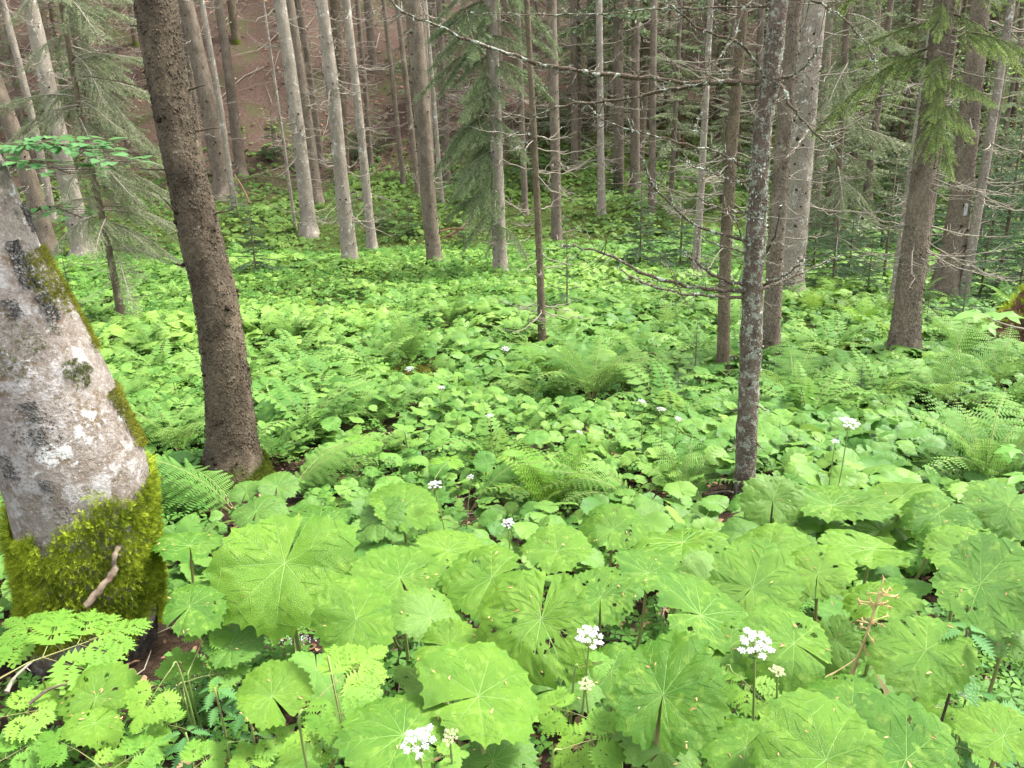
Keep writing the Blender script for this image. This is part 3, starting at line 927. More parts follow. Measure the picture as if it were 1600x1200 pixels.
# ================================================================== THE THREE NEAR TREES
def surf_param(C, Rr, L, b, px, py):
    """height above the foot and angle on the trunk of a photo pixel on its visible side"""
    hs = np.linspace(0, L[-1] - 0.4, 400)
    c = np.stack([np.interp(hs + 0.35, L, C[:, j]) for j in range(3)], -1)
    v = c - CAM
    dep = v @ F_
    X = 800 + FPX * (v @ R_) / dep
    Y = 600 - FPX * (v @ U_) / dep
    i = int(np.argmin(np.abs(Y - py)))
    w = np.interp(hs[i] + 0.35, L, Rr) * FPX / dep[i]
    return float(hs[i]), -PI / 2 + math.asin(float(np.clip((px - X[i]) / w, -0.97, 0.97))) + math.atan2(v[i][0], v[i][1]) * -1


def build_beech():
    pts = [(146, 1012, 182), (144, 900, 186), (121, 735, 200), (44, 560, 195), (-42, 395, 186), (-108, 215, 174), (-186, 0, 162)]
    ge, C, Rr, b, L = trunk_geo(pts, 72, 150, height=6.5, flare=0.03, rough=0.018, seed=21, slim=1.0, knots=False, fine=0.0022, flare_h=0.2)
    t = thing('beech_tree', 'big pale leaning beech trunk blotched with lichen and green moss', 'tree', b)
    part('trunk', ge.mesh('trunk', M['bark_beech'], origin=b), t)
    sp = lambda x, y: surf_param(C, Rr, L, b, x, y)
    kw = dict(flare=0.03, flare_h=0.2)
    hb, _ = sp(150, 965); ht, _ = sp(150, 772)
    nz = lambda a, h, s, k: vnoise(np.stack([np.cos(a) * 0.3, np.sin(a) * 0.3, h], -1), k, s)

    def base_mask(a, h):
        top = ht + 0.05 * np.clip(a + 1.25, -0.3, 1.2) - 0.07 * np.exp(-((a + 1.62) / 0.10) ** 2) + np.random.default_rng(4).normal(size=len(a)) * 0.012 + 0.04 * nz(a, h, 5, 12) + 0.035 * np.sin(a * 3 + 4.5)
        bot = hb + 0.06 * nz(a, h, 6, 10)
        hole = nz(a, h, 8, 16) > 1.75
        return (h < top) & (h > bot) & ~hole
    # felt under the moss shoots, then the shoots
    moss_on_trunk(t, C, Rr, b, L, base_mask, 17000, hb - 0.15, ht + 0.12, M['moss'], 0.025, 0.05, 51, phis=(-PI * 1.02, PI * 0.35), grow=1.01, plume=True, lump=0.006, **kw)
    # moss along the far edge
    h0, a0 = sp(128, 555); h1, a1 = sp(72, 400)
    moss_on_trunk(t, C, Rr, b, L, lambda a, h: (a > a0 - 0.15 + 0.35 * nz(a, h, 9, 12) + np.abs(np.random.default_rng(1).normal(size=len(a))) * 0.22) & (a < 0.9) & (nz(a, h, 19, 9) > -1.1), 3400, h0, h1 + 0.02, M['moss_edge'], 0.014, 0.05, 52, phis=(a0 - 0.5, 1.2), plume=True, lump=0.004, **kw)
    h0, a0 = sp(200, 715); h1, a1 = sp(150, 615)
    moss_on_trunk(t, C, Rr, b, L, lambda a, h: (a > a1 - 0.2 + (h1 - h) * 2.6 + 0.25 * nz(a, h, 12, 14) + np.abs(np.random.default_rng(2).normal(size=len(a))) * 0.18) & (a < 0.9), 3000, h0, h1, M['moss_edge'], 0.016, 0.05, 53, phis=(a1 - 0.7, 1.2), plume=True, lump=0.008, **kw)
    h0, a0 = sp(115, 592); h1, a1 = sp(108, 555)
    moss_on_trunk(t, C, Rr, b, L, lambda a, h: ((a - a0) / 0.22) ** 2 + ((h - (h0 + h1) / 2) / 0.05) ** 2 < 1 + 0.4 * nz(a, h, 3, 20), 900, h0 - 0.05, h1 + 0.05, M['moss_dark'], 0.014, 0.05, 54, phis=(a0 - 0.5, a0 + 0.5), plume=True, **kw)
    for x, y, s in ((38, 512, 0.05), (10, 545, 0.05), (70, 505, 0.03)):
        h0, a0 = sp(x, y)
        moss_on_trunk(t, C, Rr, b, L, lambda a, h: ((a - a0) / (s * 5)) ** 2 + ((h - h0) / s) ** 2 < 1 + 0.6 * nz(a, h, 4, 22), 500, h0 - s * 1.5, h0 + s * 1.5, M['moss_dark'], 0.009, 0.05, int(x + y), phis=(a0 - 0.5, a0 + 0.5), plume=True, **kw)
    # crusts of white lichen and curls of dark leafy lichen: thin raised flakes on the bark
    r = np.random.default_rng(3)
    for (x, y, sx, kind) in ((82, 743, 0.030, 'w'), (32, 727, 0.018, 'w'), (30, 800, 0.030, 'w'), (120, 795, 0.026, 'w'), (58, 772, 0.012, 'w'), (170, 712, 0.010, 'w'), (80, 620, 0.012, 'w'), (185, 745, 0.016, 'w'),
                             (25, 425, 0.05, 'd'), (60, 475, 0.045, 'd'), (48, 612, 0.035, 'd'), (25, 690, 0.045, 'd'), (60, 648, 0.03, 'd'), (45, 345, 0.05, 'd'), (75, 720, 0.022, 'd'), (12, 470, 0.03, 'd'), (10, 395, 0.04, 'd')):
        h0, a0 = sp(x, y)
        if kind == 'w': continue
        ge2 = Geo()
        n = 1 if kind == 'w' else int(1900 * sx)
        for q in range(n):
            if kind == 'w':
                da, dh, s = 0, 0, sx
            else:
                da, dh, s = np.clip(r.normal(), -1.2, 1.2) * sx * 2.2, np.clip(r.normal(), -1.2, 1.2) * sx * 0.7, r.uniform(0.002, 0.0062)
            hh, aa = h0 + dh, a0 + da
            c = np.array([np.interp(hh + 0.35, L, C[:, j]) for j in range(3)])
            R0 = float(np.interp(hh + 0.35, L, Rr)) * (1 + 0.03 * math.exp(-hh / 0.2))
            th = np.linspace(0, 2 * PI, 25)[:-1] if kind == 'w' else np.linspace(0, 2 * PI, 7)[:-1]
            rad = s * (1 + 0.16 * np.sin(th * 3 + r.uniform(0, 6)) + 0.10 * np.sin(th * 7 + r.uniform(0, 6)))
            vs = []
            for f, lift in ((0.0, 0.0022 if kind == 'w' else 0.002), (0.8, 0.002 if kind == 'w' else 0.001), (1.0, -0.003 if kind == 'w' else 0.005)):
                A2 = aa + f * rad * np.cos(th) / R0
                H2 = hh + f * rad * np.sin(th)
                cc = np.stack([np.interp(H2 + 0.35, L, C[:, j]) for j in range(3)], -1)
                R2 = np.interp(H2 + 0.35, L, Rr) * (1 + 0.03 * np.exp(-H2 / 0.2)) * 1.014 + lift
                vs.append(cc + np.stack([np.cos(A2), np.sin(A2), 0 * A2], -1) * R2[:, None])
            ge2.add(np.concatenate(vs), [(grid_polys(3, len(th), True), 0)])
        part('lichen_patch', ge2.mesh('lichen_patch', M['lichen_white' if kind == 'w' else 'lichen_dark'], origin=b), t)
    # leafy sprays growing from the trunk
    for (p0, p1, n, lf) in (((8, 232), (188, 252), 70, 0.048), ((10, 236), (150, 226), 46, 0.046), ((40, 336), (128, 340), 26, 0.034), ((8, 262), (110, 272), 40, 0.046)):
        Ya = b[1] + 0.15
        A, B = at_y(p0[0], p0[1], Ya), at_y(p1[0], p1[1], Ya - 0.25)
        beech_spray(t, b, A, B, n, lf, int(p0[0] + p1[1]))
    return C, Rr, b, L


def oval_leaf(L=1.0, W=0.62, fold=0.18, n=5):
    t = np.linspace(0, 1, n + 1)
    wv = W / 2 * np.sin(PI * t ** 0.85) ** 0.8
    wv[0] = wv[-1] = 0.01
    V = []
    for i in range(n + 1):
        V += [(-wv[i], t[i] * L, fold * wv[i] - 0.12 * t[i] ** 2), (0, t[i] * L, -0.12 * t[i] ** 2), (wv[i], t[i] * L, fold * wv[i] - 0.12 * t[i] ** 2)]
    return np.array(V), [(grid_polys(n + 1, 3), 0)], np.full(len(V), 0.5)


def beech_spray(parent, b, A, B, n, lf, seed, mat='beech', name='leafy_branch'):
    r = np.random.default_rng(seed)
    ge = Geo()
    P = smooth_path([A, (A + B) / 2 + np.array([0, 0, 0.03]), B], 12)
    v, p = tube(P, np.linspace(0.005, 0.0015, 12), 5); ge.add(v - b, p, mat=1)
    ax = norm(B - A); sd = norm(np.cross(ax, [0, 0, 1.0]))
    ps, ns, ys, sc = [], [], [], []
    for i in range(n):
        s = (i + r.uniform(0, 1)) / n
        c = np.array([np.interp(s, np.linspace(0, 1, 12), P[:, k]) for k in range(3)])
        sg = 1 if i % 2 else -1
        d = norm(ax * r.uniform(0.4, 0.9) + sd * sg * r.uniform(0.5, 1.0))
        q = c + d * lf * r.uniform(0.2, 2.2)
        v, p = tube(np.array([c, q]), [0.0013, 0.001], 3, False); ge.add(v - b, p, mat=1)
        ps.append(q - b); ns.append([r.normal() * 0.22, r.normal() * 0.22, 1]); ys.append(math.atan2(d[1], d[0])); sc.append(lf * r.uniform(0.7, 1.2))
    sc = np.array(sc)
    scatter(ge, oval_leaf(), frames(np.array(ns), np.array(ys)) * sc[:, None, None], np.array(ps), r.uniform(0, 1, n))
    part(name, ge.mesh(name, [M[mat], M['twig_dark']]), parent)


def build_dark_spruce():
    pts = [(364, 752, 92), (362, 690, 83), (356, 600, 77), (334, 450, 73), (318, 390, 71), (276, 200, 66), (258, 100, 67), (242, 0, 69)]
    ge, C, Rr, b, L = trunk_geo(pts, 84, 240, height=7.5, flare=0.38, rough=0.022, seed=33, slim=0.90, knots=True, knot_step=0.27, kq=1.35, flakes=9000, flake_size=0.011, fine=0.012, flare_h=0.15)
    t = thing('spruce_tree', 'sturdy dark brown spruce trunk with mossy root flare', 'tree', b, G_CLEAR)
    part('trunk', ge.mesh('trunk', [M['bark_dark'], M['knot_dark']], origin=b), t)
    nz = lambda a, h: vnoise(np.stack([np.cos(a) * 0.3, np.sin(a) * 0.3, h], -1), 14, 4)
    moss_on_trunk(t, C, Rr, b, L, lambda a, h: h < 0.10 + 0.07 * np.sin(a * 2.0 + 0.6) + 0.05 * nz(a, h), 7000, -0.06, 0.30, M['moss_dark'], 0.022, 0.05, 35, grow=1.04, plume=True, flare=0.40, flare_h=0.15, lump=0.012)
    # broken branch stubs the photograph shows along its edges
    r = np.random.default_rng(1)
    for x0, y0, x1, y1, th in ((345, 331, 365, 324, 4), (354, 462, 372, 461, 3), (303, 138, 322, 133, 4), (312, 204, 343, 200, 4), (222, 42, 200, 38, 4), (230, 138, 130, 118, 3), (252, 265, 218, 263, 3.5), (277, 413, 268, 410, 4), (270, 328, 228, 290, 2)):
        A = at_y(x0, y0, b[1] - 0.02); B = at_y(x1, y1, b[1] - r.uniform(0.0, 0.12))
        ax = A + (A - B) / (np.linalg.norm(A - B) + 1e-6) * 0.04
        P = smooth_path([ax, A, (A + B) / 2 + r.normal(size=3) * 0.006, B], 8)
        v, p = tube(P, np.linspace(th, th * 0.45, 8) / 2 * mpp(A), 6)
        g2 = Geo(); g2.add(v, p)
        part('broken_branch', g2.mesh('broken_branch', M['twig_dark'], origin=b), t)
    return b


LICHEN_BRANCHES = [  # photo pixel traces from the stem outwards, thickness px, depth change in metres
    ([(1192, 129), (1120, 128), (1070, 130), (1000, 120), (935, 115), (884, 108), (827, 96), (763, 73), (716, 56), (672, 34), (641, 25), (600, -6)], 10, -0.25),
    ([(1185, 131), (1070, 135), (1016, 147), (938, 160), (884, 165), (834, 186), (820, 232)], 8, 0.35),
    ([(1205, 10), (1130, 11), (1070, 13), (1019, 13), (962, 20), (901, 24), (820, 22), (740, 20)], 5, 0.3),
    ([(1196, 125), (1163, 71), (1104, 51), (1060, 17), (1025, -14)], 6.5, -0.3),
    ([(1203, -8), (1165, 10), (1145, 60), (1111, 110), (1092, 180), (1087, 205)], 5, -0.4),
    ([(1206, 130), (1249, 111), (1268, 92), (1279, 74)], 6, -0.25),
    ([(1208, 132), (1250, 117), (1303, 91)], 4.5, 0.2),
    ([(1206, 137), (1225, 137), (1239, 169), (1266, 202), (1296, 226), (1323, 250)], 7, -0.35),
    ([(1266, 200), (1248, 225), (1222, 250)], 5, -0.36),
    ([(1212, 0), (1250, -10), (1269, 0), (1303, 17), (1340, 51), (1360, 81), (1372, 108)], 6, -0.3),
    ([(1180, 268), (1150, 254), (1127, 240), (1066, 224), (999, 206), (945, 189), (918, 163)], 6, 0.3),
    ([(1176, 282), (1144, 282), (1094, 262), (1060, 250)], 4.5, -0.3),
    ([(1170, 332), (1121, 326), (1087, 304)], 4.5, -0.3),
    ([(1166, 376), (1111, 361), (1065, 335), (1019, 287), (1002, 245)], 7, -0.35),
    ([(1166, 396), (1120, 382), (1088, 364)], 5, -0.2),
    ([(1163, 446), (1121, 432), (1083, 407), (1070, 395)], 7, -0.2),
    ([(1163, 455), (1111, 452), (1060, 444), (1000, 425), (960, 402), (925, 390), (880, 384)], 8, -0.3),
    ([(1163, 465), (1094, 462), (1040, 452), (1000, 440), (965, 418)], 7, -0.5),
    ([(1190, 446), (1222, 432), (1245, 416), (1256, 405)], 6, -0.2),
    ([(1190, 452), (1230, 436), (1262, 422), (1316, 398)], 7, 0.15),
    ([(1168, 394), (1150, 350), (1132, 308)], 4, -0.25),
    ([(1198, 396), (1212, 360), (1222, 320)], 5, -0.2),
    ([(1155, 690), (1140, 702)], 4, -0.1), ([(1180, 690), (1196, 706)], 3, -0.1), ([(1150, 560), (1140, 556)], 6, -0.05), ([(1185, 545), (1202, 540)], 6, -0.05),
    ([(1178, 636), (1200, 640)], 4, -0.1), ([(1150, 640), (1143, 642)], 6, -0.03),
]


def build_lichen_spruce():
    pts = [(1163, 790, 38), (1164, 740, 36), (1168, 640, 36), (1172, 560, 38), (1176, 440, 37), (1185, 300, 34), (1191, 200, 31), (1205, 120, 33), (1212, 40, 32), (1218, 0, 31)]
    ge, C, Rr, b, L = trunk_geo(pts, 40, 200, height=5.5, flare=0.12, rough=0.05, seed=44, slim=0.86, knots=True, knot_step=0.22, fine=0.014, flare_h=0.08)
    t = thing('spruce_tree', 'slim spruce crusted with pale lichen, holding long bare branches', 'tree', b, G_CLEAR)
    part('trunk', ge.mesh('trunk', [M['bark_lichen'], M['knot']], origin=b), t)
    r = np.random.default_rng(8)
    for pts_, th, dz in LICHEN_BRANCHES:
        n = len(pts_)
        P = []
        for i, (x, y) in enumerate(pts_):
            P.append(at_y(x, y, b[1] + dz * i / max(1, n - 1) - 0.01))
        P = np.array(P)
        m = max(6, n * 4)
        Q = smooth_path(P, m)
        Q[1:-1] += r.normal(size=(m - 2, 3)) * 0.0035
        rad = 0.8 * np.linspace(th, th * 0.35, m) / 2 * mpp(P[0]) * (1 + 0.18 * r.normal(size=m))
        g2 = Geo(); v, p = tube(Q, np.maximum(rad, 0.0008), 7); g2.add(v, p)
        # side twigs
        if n > 3:
            for _ in range(n * 2 + 3):
                i = int(r.integers(2, m - 1))
                d = norm(np.gradient(Q, axis=0)[i]); s = norm(np.cross(d, r.normal(size=3)))
                l = r.uniform(0.04, 0.20)
                e = d * 0.6 + s
                tw = np.array([Q[i], Q[i] + e * l * 0.45 + r.normal(size=3) * 0.006, Q[i] + e * l + np.array([0, 0, 0.02])])
                v, p = tube(tw, [rad[i] * 0.45, 0.0014, 0.0009], 4, False); g2.add(v, p)
                if r.uniform() < 0.5:
                    tw2 = np.array([tw[1], tw[1] + norm(e + r.normal(size=3)) * l * 0.5])
                    v, p = tube(tw2, [0.0012, 0.0008], 3, False); g2.add(v, p)
        # beards of lichen along the branch
        nb = int(len(Q) * (1.4 if n > 3 else 0.3))
        for _ in range(nb):
            i = int(r.integers(0, m)); c = Q[i]
            for _k in range(5):
                d = norm(r.normal(size=3) + np.array([0, 0, -0.3])) * r.uniform(0.006, 0.018)
                sd_ = norm(np.cross(d, r.normal(size=3))) * 0.0022
                g2.add(np.array([c - sd_, c + sd_, c + d + sd_ * 0.6, c + d - sd_ * 0.6]), [(np.array([[0, 1, 2, 3]]), 1)])
        part('bare_branch', g2.mesh('bare_branch', [M['twig_lichen'], M['lichen_tuft']], origin=b), t)
    # leafy lichen tufts over the stem
    g2 = Geo()
    n = 2600
    h = r.uniform(0.25, 3.6, n); a = r.uniform(0, 2 * PI, n)
    c = np.stack([np.interp(h + 0.35, L, C[:, j]) for j in range(3)], -1)
    N_ = np.stack([np.cos(a), np.sin(a), 0 * a], -1)
    P = c + N_ * (np.interp(h + 0.35, L, Rr) * 1.0)[:, None]
    k = vnoise(P, 9, 71) + 0.5 * np.sin(a + 0.3) > 0.25
    P, N2 = P[k], N_[k]
    Fm = frames(norm(N2 + r.normal(size=N2.shape) * 0.8), r.uniform(0, 6.28, len(P)))
    tm = (np.array([[-1, 0, 0], [1, 0, 0], [1.3, 0.6, 0.9], [-0.6, 0.9, 1.1.real]]), [(np.array([[0, 1, 2, 3]]), 0)], np.full(4, 0.5))
    scatter(g2, tm, Fm * r.uniform(0.003, 0.0075, len(P))[:, None, None], P - b, r.uniform(0, 1, len(P)))
    part('lichen_crust', g2.mesh('lichen_crust', M['lichen_tuft']), t)
    return b


M['lichen_tuft'] = plain_mat('lichen_tuft', (0.20, 0.22, 0.17), (0.46, 0.49, 0.41), 30, 0.95, 0.05, 0.3)


G_FERN = 'lady ferns growing through the butterbur'
FERNS = [  # foot px,py, frond length px, number, tone, spread mode, label
    (375, 812, 215, 7, 'f', 'l', 'fern with long fronds reaching towards the mossy beech, before the dark spruce'),
    (440, 790, 160, 5, 'f', 'r', 'fern frond pair leaning away from the dark spruce roots'),
    (285, 715, 125, 9, 'f', 'a', 'feathery fern mass between the beech and the dark spruce'),
    (430, 725, 105, 5, 'f', 'a', 'upright delicate fern growing against the dark spruce foot'),
    (640, 572, 110, 9, 'f', 'u', 'vase-shaped fern standing on the small brown mossy hummock'),
    (458, 540, 78, 7, 'f', 'u', 'dark-stemmed fern in the carpet right of the dark spruce'),
    (705, 512, 72, 8, 'f', 'u', 'upright fern at the far side of the clearing behind the hummock fern'),
    (925, 630, 150, 11, 'f', 'a', 'biggest fern of the clearing, near the lone olive-brown stem'),
    (855, 600, 80, 6, 'y', 'a', 'yellowish small fern beside the biggest fern'),
    (595, 668, 95, 7, 'f', 'a', 'arching fern with a dark hollow beneath it'),
    (735, 800, 130, 6, 'f', 'r', 'fern frond poking up behind the raised butterbur leaf'),
    (860, 815, 165, 11, 'y', 'u', 'bright lime fern directly behind the front row of butterbur'),
    (1000, 800, 160, 9, 'f', 'l', 'fern just left of the lichen-crusted spruce foot'),
    (1065, 795, 125, 7, 'f', 'u', 'fern with open fronds touching the dry twigs'),
    (1115, 690, 85, 6, 'f', 'a', 'fern in the shadow of the brown young spruce'),
    (1235, 640, 110, 8, 'f', 'a', 'fern cluster at the foot of the moss-footed brown spruce'),
    (1300, 660, 95, 7, 'f', 'a', 'fern in the carpet beyond the tall umbel'),
    (1470, 640, 120, 9, 'f', 'a', 'wide fern in front of the sturdy brown spruce'),
    (1497, 570, 115, 7, 'f', 'u', 'tall upright fern between the sturdy brown spruce and the stump'),
    (1560, 610, 110, 8, 'f', 'a', 'fern below the upturned mossy stump'),
    (1535, 770, 190, 11, 'f', 'u', 'large pale fern above the slanting butterbur leaf'),
    (1440, 770, 80, 4, 'f', 'u', 'thin fern left of the large pale one'),
    (1590, 700, 100, 6, 'y', 'l', 'yellow-green fern under the dead dark branch'),
    (240, 560, 85, 8, 'f', 'a', 'fern beside the lone young spruce stem behind the beech'),
    (205, 640, 80, 6, 'f', 'a', 'fern close behind the leaning beech'),
    (1000, 560, 75, 6, 'f', 'a', 'fern behind the biggest fern'),
    (1270, 500, 70, 7, 'y', 'u', 'sunny yellow fern behind the broad pale grey spruce'),
    (1345, 520, 70, 7, 'y', 'u', 'sunny yellow fern by the mossy mound'),
    (1310, 470, 55, 6, 'y', 'a', 'yellow fern at the far rim of the clearing'),
    (8, 900, 150, 8, 'd', 'a', 'dark fern at the edge behind the beech foot'),
    (20, 800, 110, 6, 'd', 'a', 'shaded fern behind the mossy beech trunk'),
    (1180, 640, 70, 5, 'd', 'a', 'dark fern against the lichen-crusted stem'),
    (1410, 630, 70, 6, 'f', 'l', 'fern shooting from the mossy foot of the sturdy brown spruce'),
    (560, 740, 85, 6, 'f', 'a', 'grey-green fern in the dip beyond the largest butterbur leaf'),
    (1040, 520, 60, 6, 'f', 'a', 'fern at the far rim left of the whitish pole'),
    (820, 690, 70, 6, 'f', 'a', 'small fern in the middle of the carpet'),
]


FERN_SPOTS = [(hit(f[0], f[1]), f[2] * mpp(hit(f[0], f[1])) * 1.4) for f in FERNS]


# ================================================================== BUTTERBUR
def bb_outline(th, g_, seed):
    r = np.random.default_rng(seed)
    k = int(r.integers(9, 12))
    ph = r.uniform(0, 1)
    tri = lambda x: 1 - 2 * np.abs((x % 1) - 0.5)
    lob = tri(th / (2 * PI) * k + ph)
    den = tri(th / (2 * PI) * k * 3 + ph * 3)
    d2 = tri(th / (2 * PI) * k * 6.0 + r.uniform())
    back = np.clip((np.abs(th) - math.radians(120)) / math.radians(60), 0, 1)
    rho = 0.95 + 0.06 * np.cos(th) - 0.16 * back ** 1.5
    rho = rho * (1 + 0.09 * np.sin(th + r.uniform(0, 6)) + 0.075 * np.sin(2 * th + r.uniform(0, 6)) + 0.035 * np.sin(3 * th + r.uniform(0, 6)))
    return rho * (0.90 + r.uniform(0.05, 0.12) * lob ** 1.1 + 0.075 * den ** 1.3 + 0.03 * d2), k, ph


def bb_leaf(seed, nth=236, nr=14, veins=True, holes=0.0, cup=None):
    """butterbur blade of unit radius about its stalk, tip along +Y, slit along -Y"""
    r = np.random.default_rng(seed)
    gap = math.radians(r.uniform(2, 7))
    th = np.linspace(-PI + gap, PI - gap, nth)
    rho, k, ph = bb_outline(th, gap, seed)
    rr = np.linspace(0, 1, nr + 1)[1:] ** 0.9
    cup_ = r.uniform(-0.02, 0.16) if cup is None else cup
    p1, p2, p3 = r.uniform(0, 6, 3)
    sag = r.uniform(0.05, 0.26)
    fold, fb = r.uniform(-0.03, 0.20), r.uniform(-0.06, 0.10)
    dr = r.uniform(0, 0.22); da = r.uniform(0, 6)

    def zf(x, y):
        R0 = np.hypot(x, y); T = np.arctan2(x, y)
        z = cup_ * R0 - (cup_ * 0.75 + sag) * R0 ** 2.4
        z = z + R0 ** 1.6 * (0.055 * np.sin(2 * T + p1) + 0.045 * np.sin(3 * T + p2) + 0.02 * np.sin(5 * T + p3))
        z = z + fold * np.abs(x) * np.minimum(1, R0 * 1.5) + fb * np.abs(y) - dr * np.clip(x * math.cos(da) + y * math.sin(da) - 0.45, 0, 1) * 1.6
        f = np.abs(np.sin((T / (2 * PI) * k + ph) * PI))           # 0 at the lobe bays
        z = z + 0.034 * np.minimum(R0, 0.9) * np.abs(np.sin(T / (2 * PI) * k * PI + PI / 2 + ph * PI)) ** 0.6 * (R0 < 2)
        z = z + 0.012 * np.sin(R0 * 26 + 3 * np.sin(T * k)) * np.clip(R0 * 1.2, 0, 1) * f
        z = z + 0.012 * np.sin(9 * x + p1) * np.sin(8 * y + p2)
        return z
    X = rho[None] * rr[:, None] * np.sin(th)[None]
    Y = rho[None] * rr[:, None] * np.cos(th)[None]
    V = np.stack([X, Y, zf(X, Y)], -1).reshape(-1, 3)
    Q = grid_polys(nr, nth)
    V = np.vstack([V, [[0, 0, float(zf(np.array(0.0), np.array(0.0)))]]])
    c = len(V) - 1
    j = np.arange(nth - 1)
    T3 = np.stack([np.full(nth - 1, c), j + 1, j], -1)
    if holes:
        cen = V[Q].mean(1)
        rm = np.zeros(len(Q), bool)
        for _ in range(int(holes)):
            a = r.uniform(-2.6, 2.6); q = r.uniform(0.35, 0.95)
            hx, hy = q * math.sin(a), q * math.cos(a)
            rm |= ((cen[:, 0] - hx) ** 2 + (cen[:, 1] - hy) ** 2) < (r.uniform(0.012, 0.065)) ** 2
        Q = Q[~rm]
    ge = Geo()
    ge.add(V, [(Q, 0), (T3, 0)])
    if veins:
        def strip(a0, r0, a1, r1, w0, w1, n=7, bend=0.0):
            s = np.linspace(0, 1, n)
            x = (1 - s) * r0 * math.sin(a0) + s * r1 * math.sin(a1) + bend * s * (1 - s) * math.cos(a1)
            y = (1 - s) * r0 * math.cos(a0) + s * r1 * math.cos(a1) - bend * s * (1 - s) * math.sin(a1)
            dx, dy = np.gradient(x), np.gradient(y)
            l = np.hypot(dx, dy) + 1e-9
            w = np.linspace(w0, w1, n)
            nx, ny = -dy / l * w, dx / l * w
            rows = []
            for m, up in ((-1, -0.003), (0, 0.007), (1, -0.003)):
                xx, yy = x + nx * m, y + ny * m
                rows.append(np.stack([xx, yy, zf(xx, yy) + up + 0.4 * (w if m == 0 else 0)], -1))
            ge.add(np.stack(rows), [(grid_polys(3, n), 1)])
        for i in range(-(k // 2), k // 2 + 1):
            a = (i + 0.5 - ph if ph > 0.5 else i + 0.5 - ph - 0) / k * 2 * PI
            if abs(a) > PI - gap - 0.12: continue
            R1 = float(np.interp(a, th, rho)) * 0.97
            strip(a, 0.0, a, R1, 0.009, 0.002, 12)
            for q, sg in ((0.3, 1), (0.36, -1), (0.52, 1), (0.58, -1), (0.74, 1), (0.78, -1)):
                a2 = a + sg * PI / k * 0.82
                if abs(a2) > PI - gap - 0.08: continue
                r2 = min(q + 0.30, 0.97) * float(np.interp(a2, th, rho))
                strip(a, q * R1, a2, r2, 0.0042, 0.001, 6, 0.02 * sg)
    return ge, zf


def leaf_frame(P, tilt, ang, roll=0.0):
    tw = CAM - P; tw[2] = 0; tw = norm(tw)
    rt = np.cross(np.array([0, 0, 1.0]), tw) * -1
    n_ = norm(np.array([0, 0, 1.0]) * math.cos(tilt) + tw * math.sin(tilt) + rt * math.sin(roll))
    d = math.cos(ang) * R_ + math.sin(ang) * U_
    y = d - n_ * np.dot(d, n_)
    if np.linalg.norm(y) < 0.15: y = R_ - n_ * np.dot(R_, n_)
    y = norm(y)
    return np.stack([np.cross(y, n_), y, n_], -1)


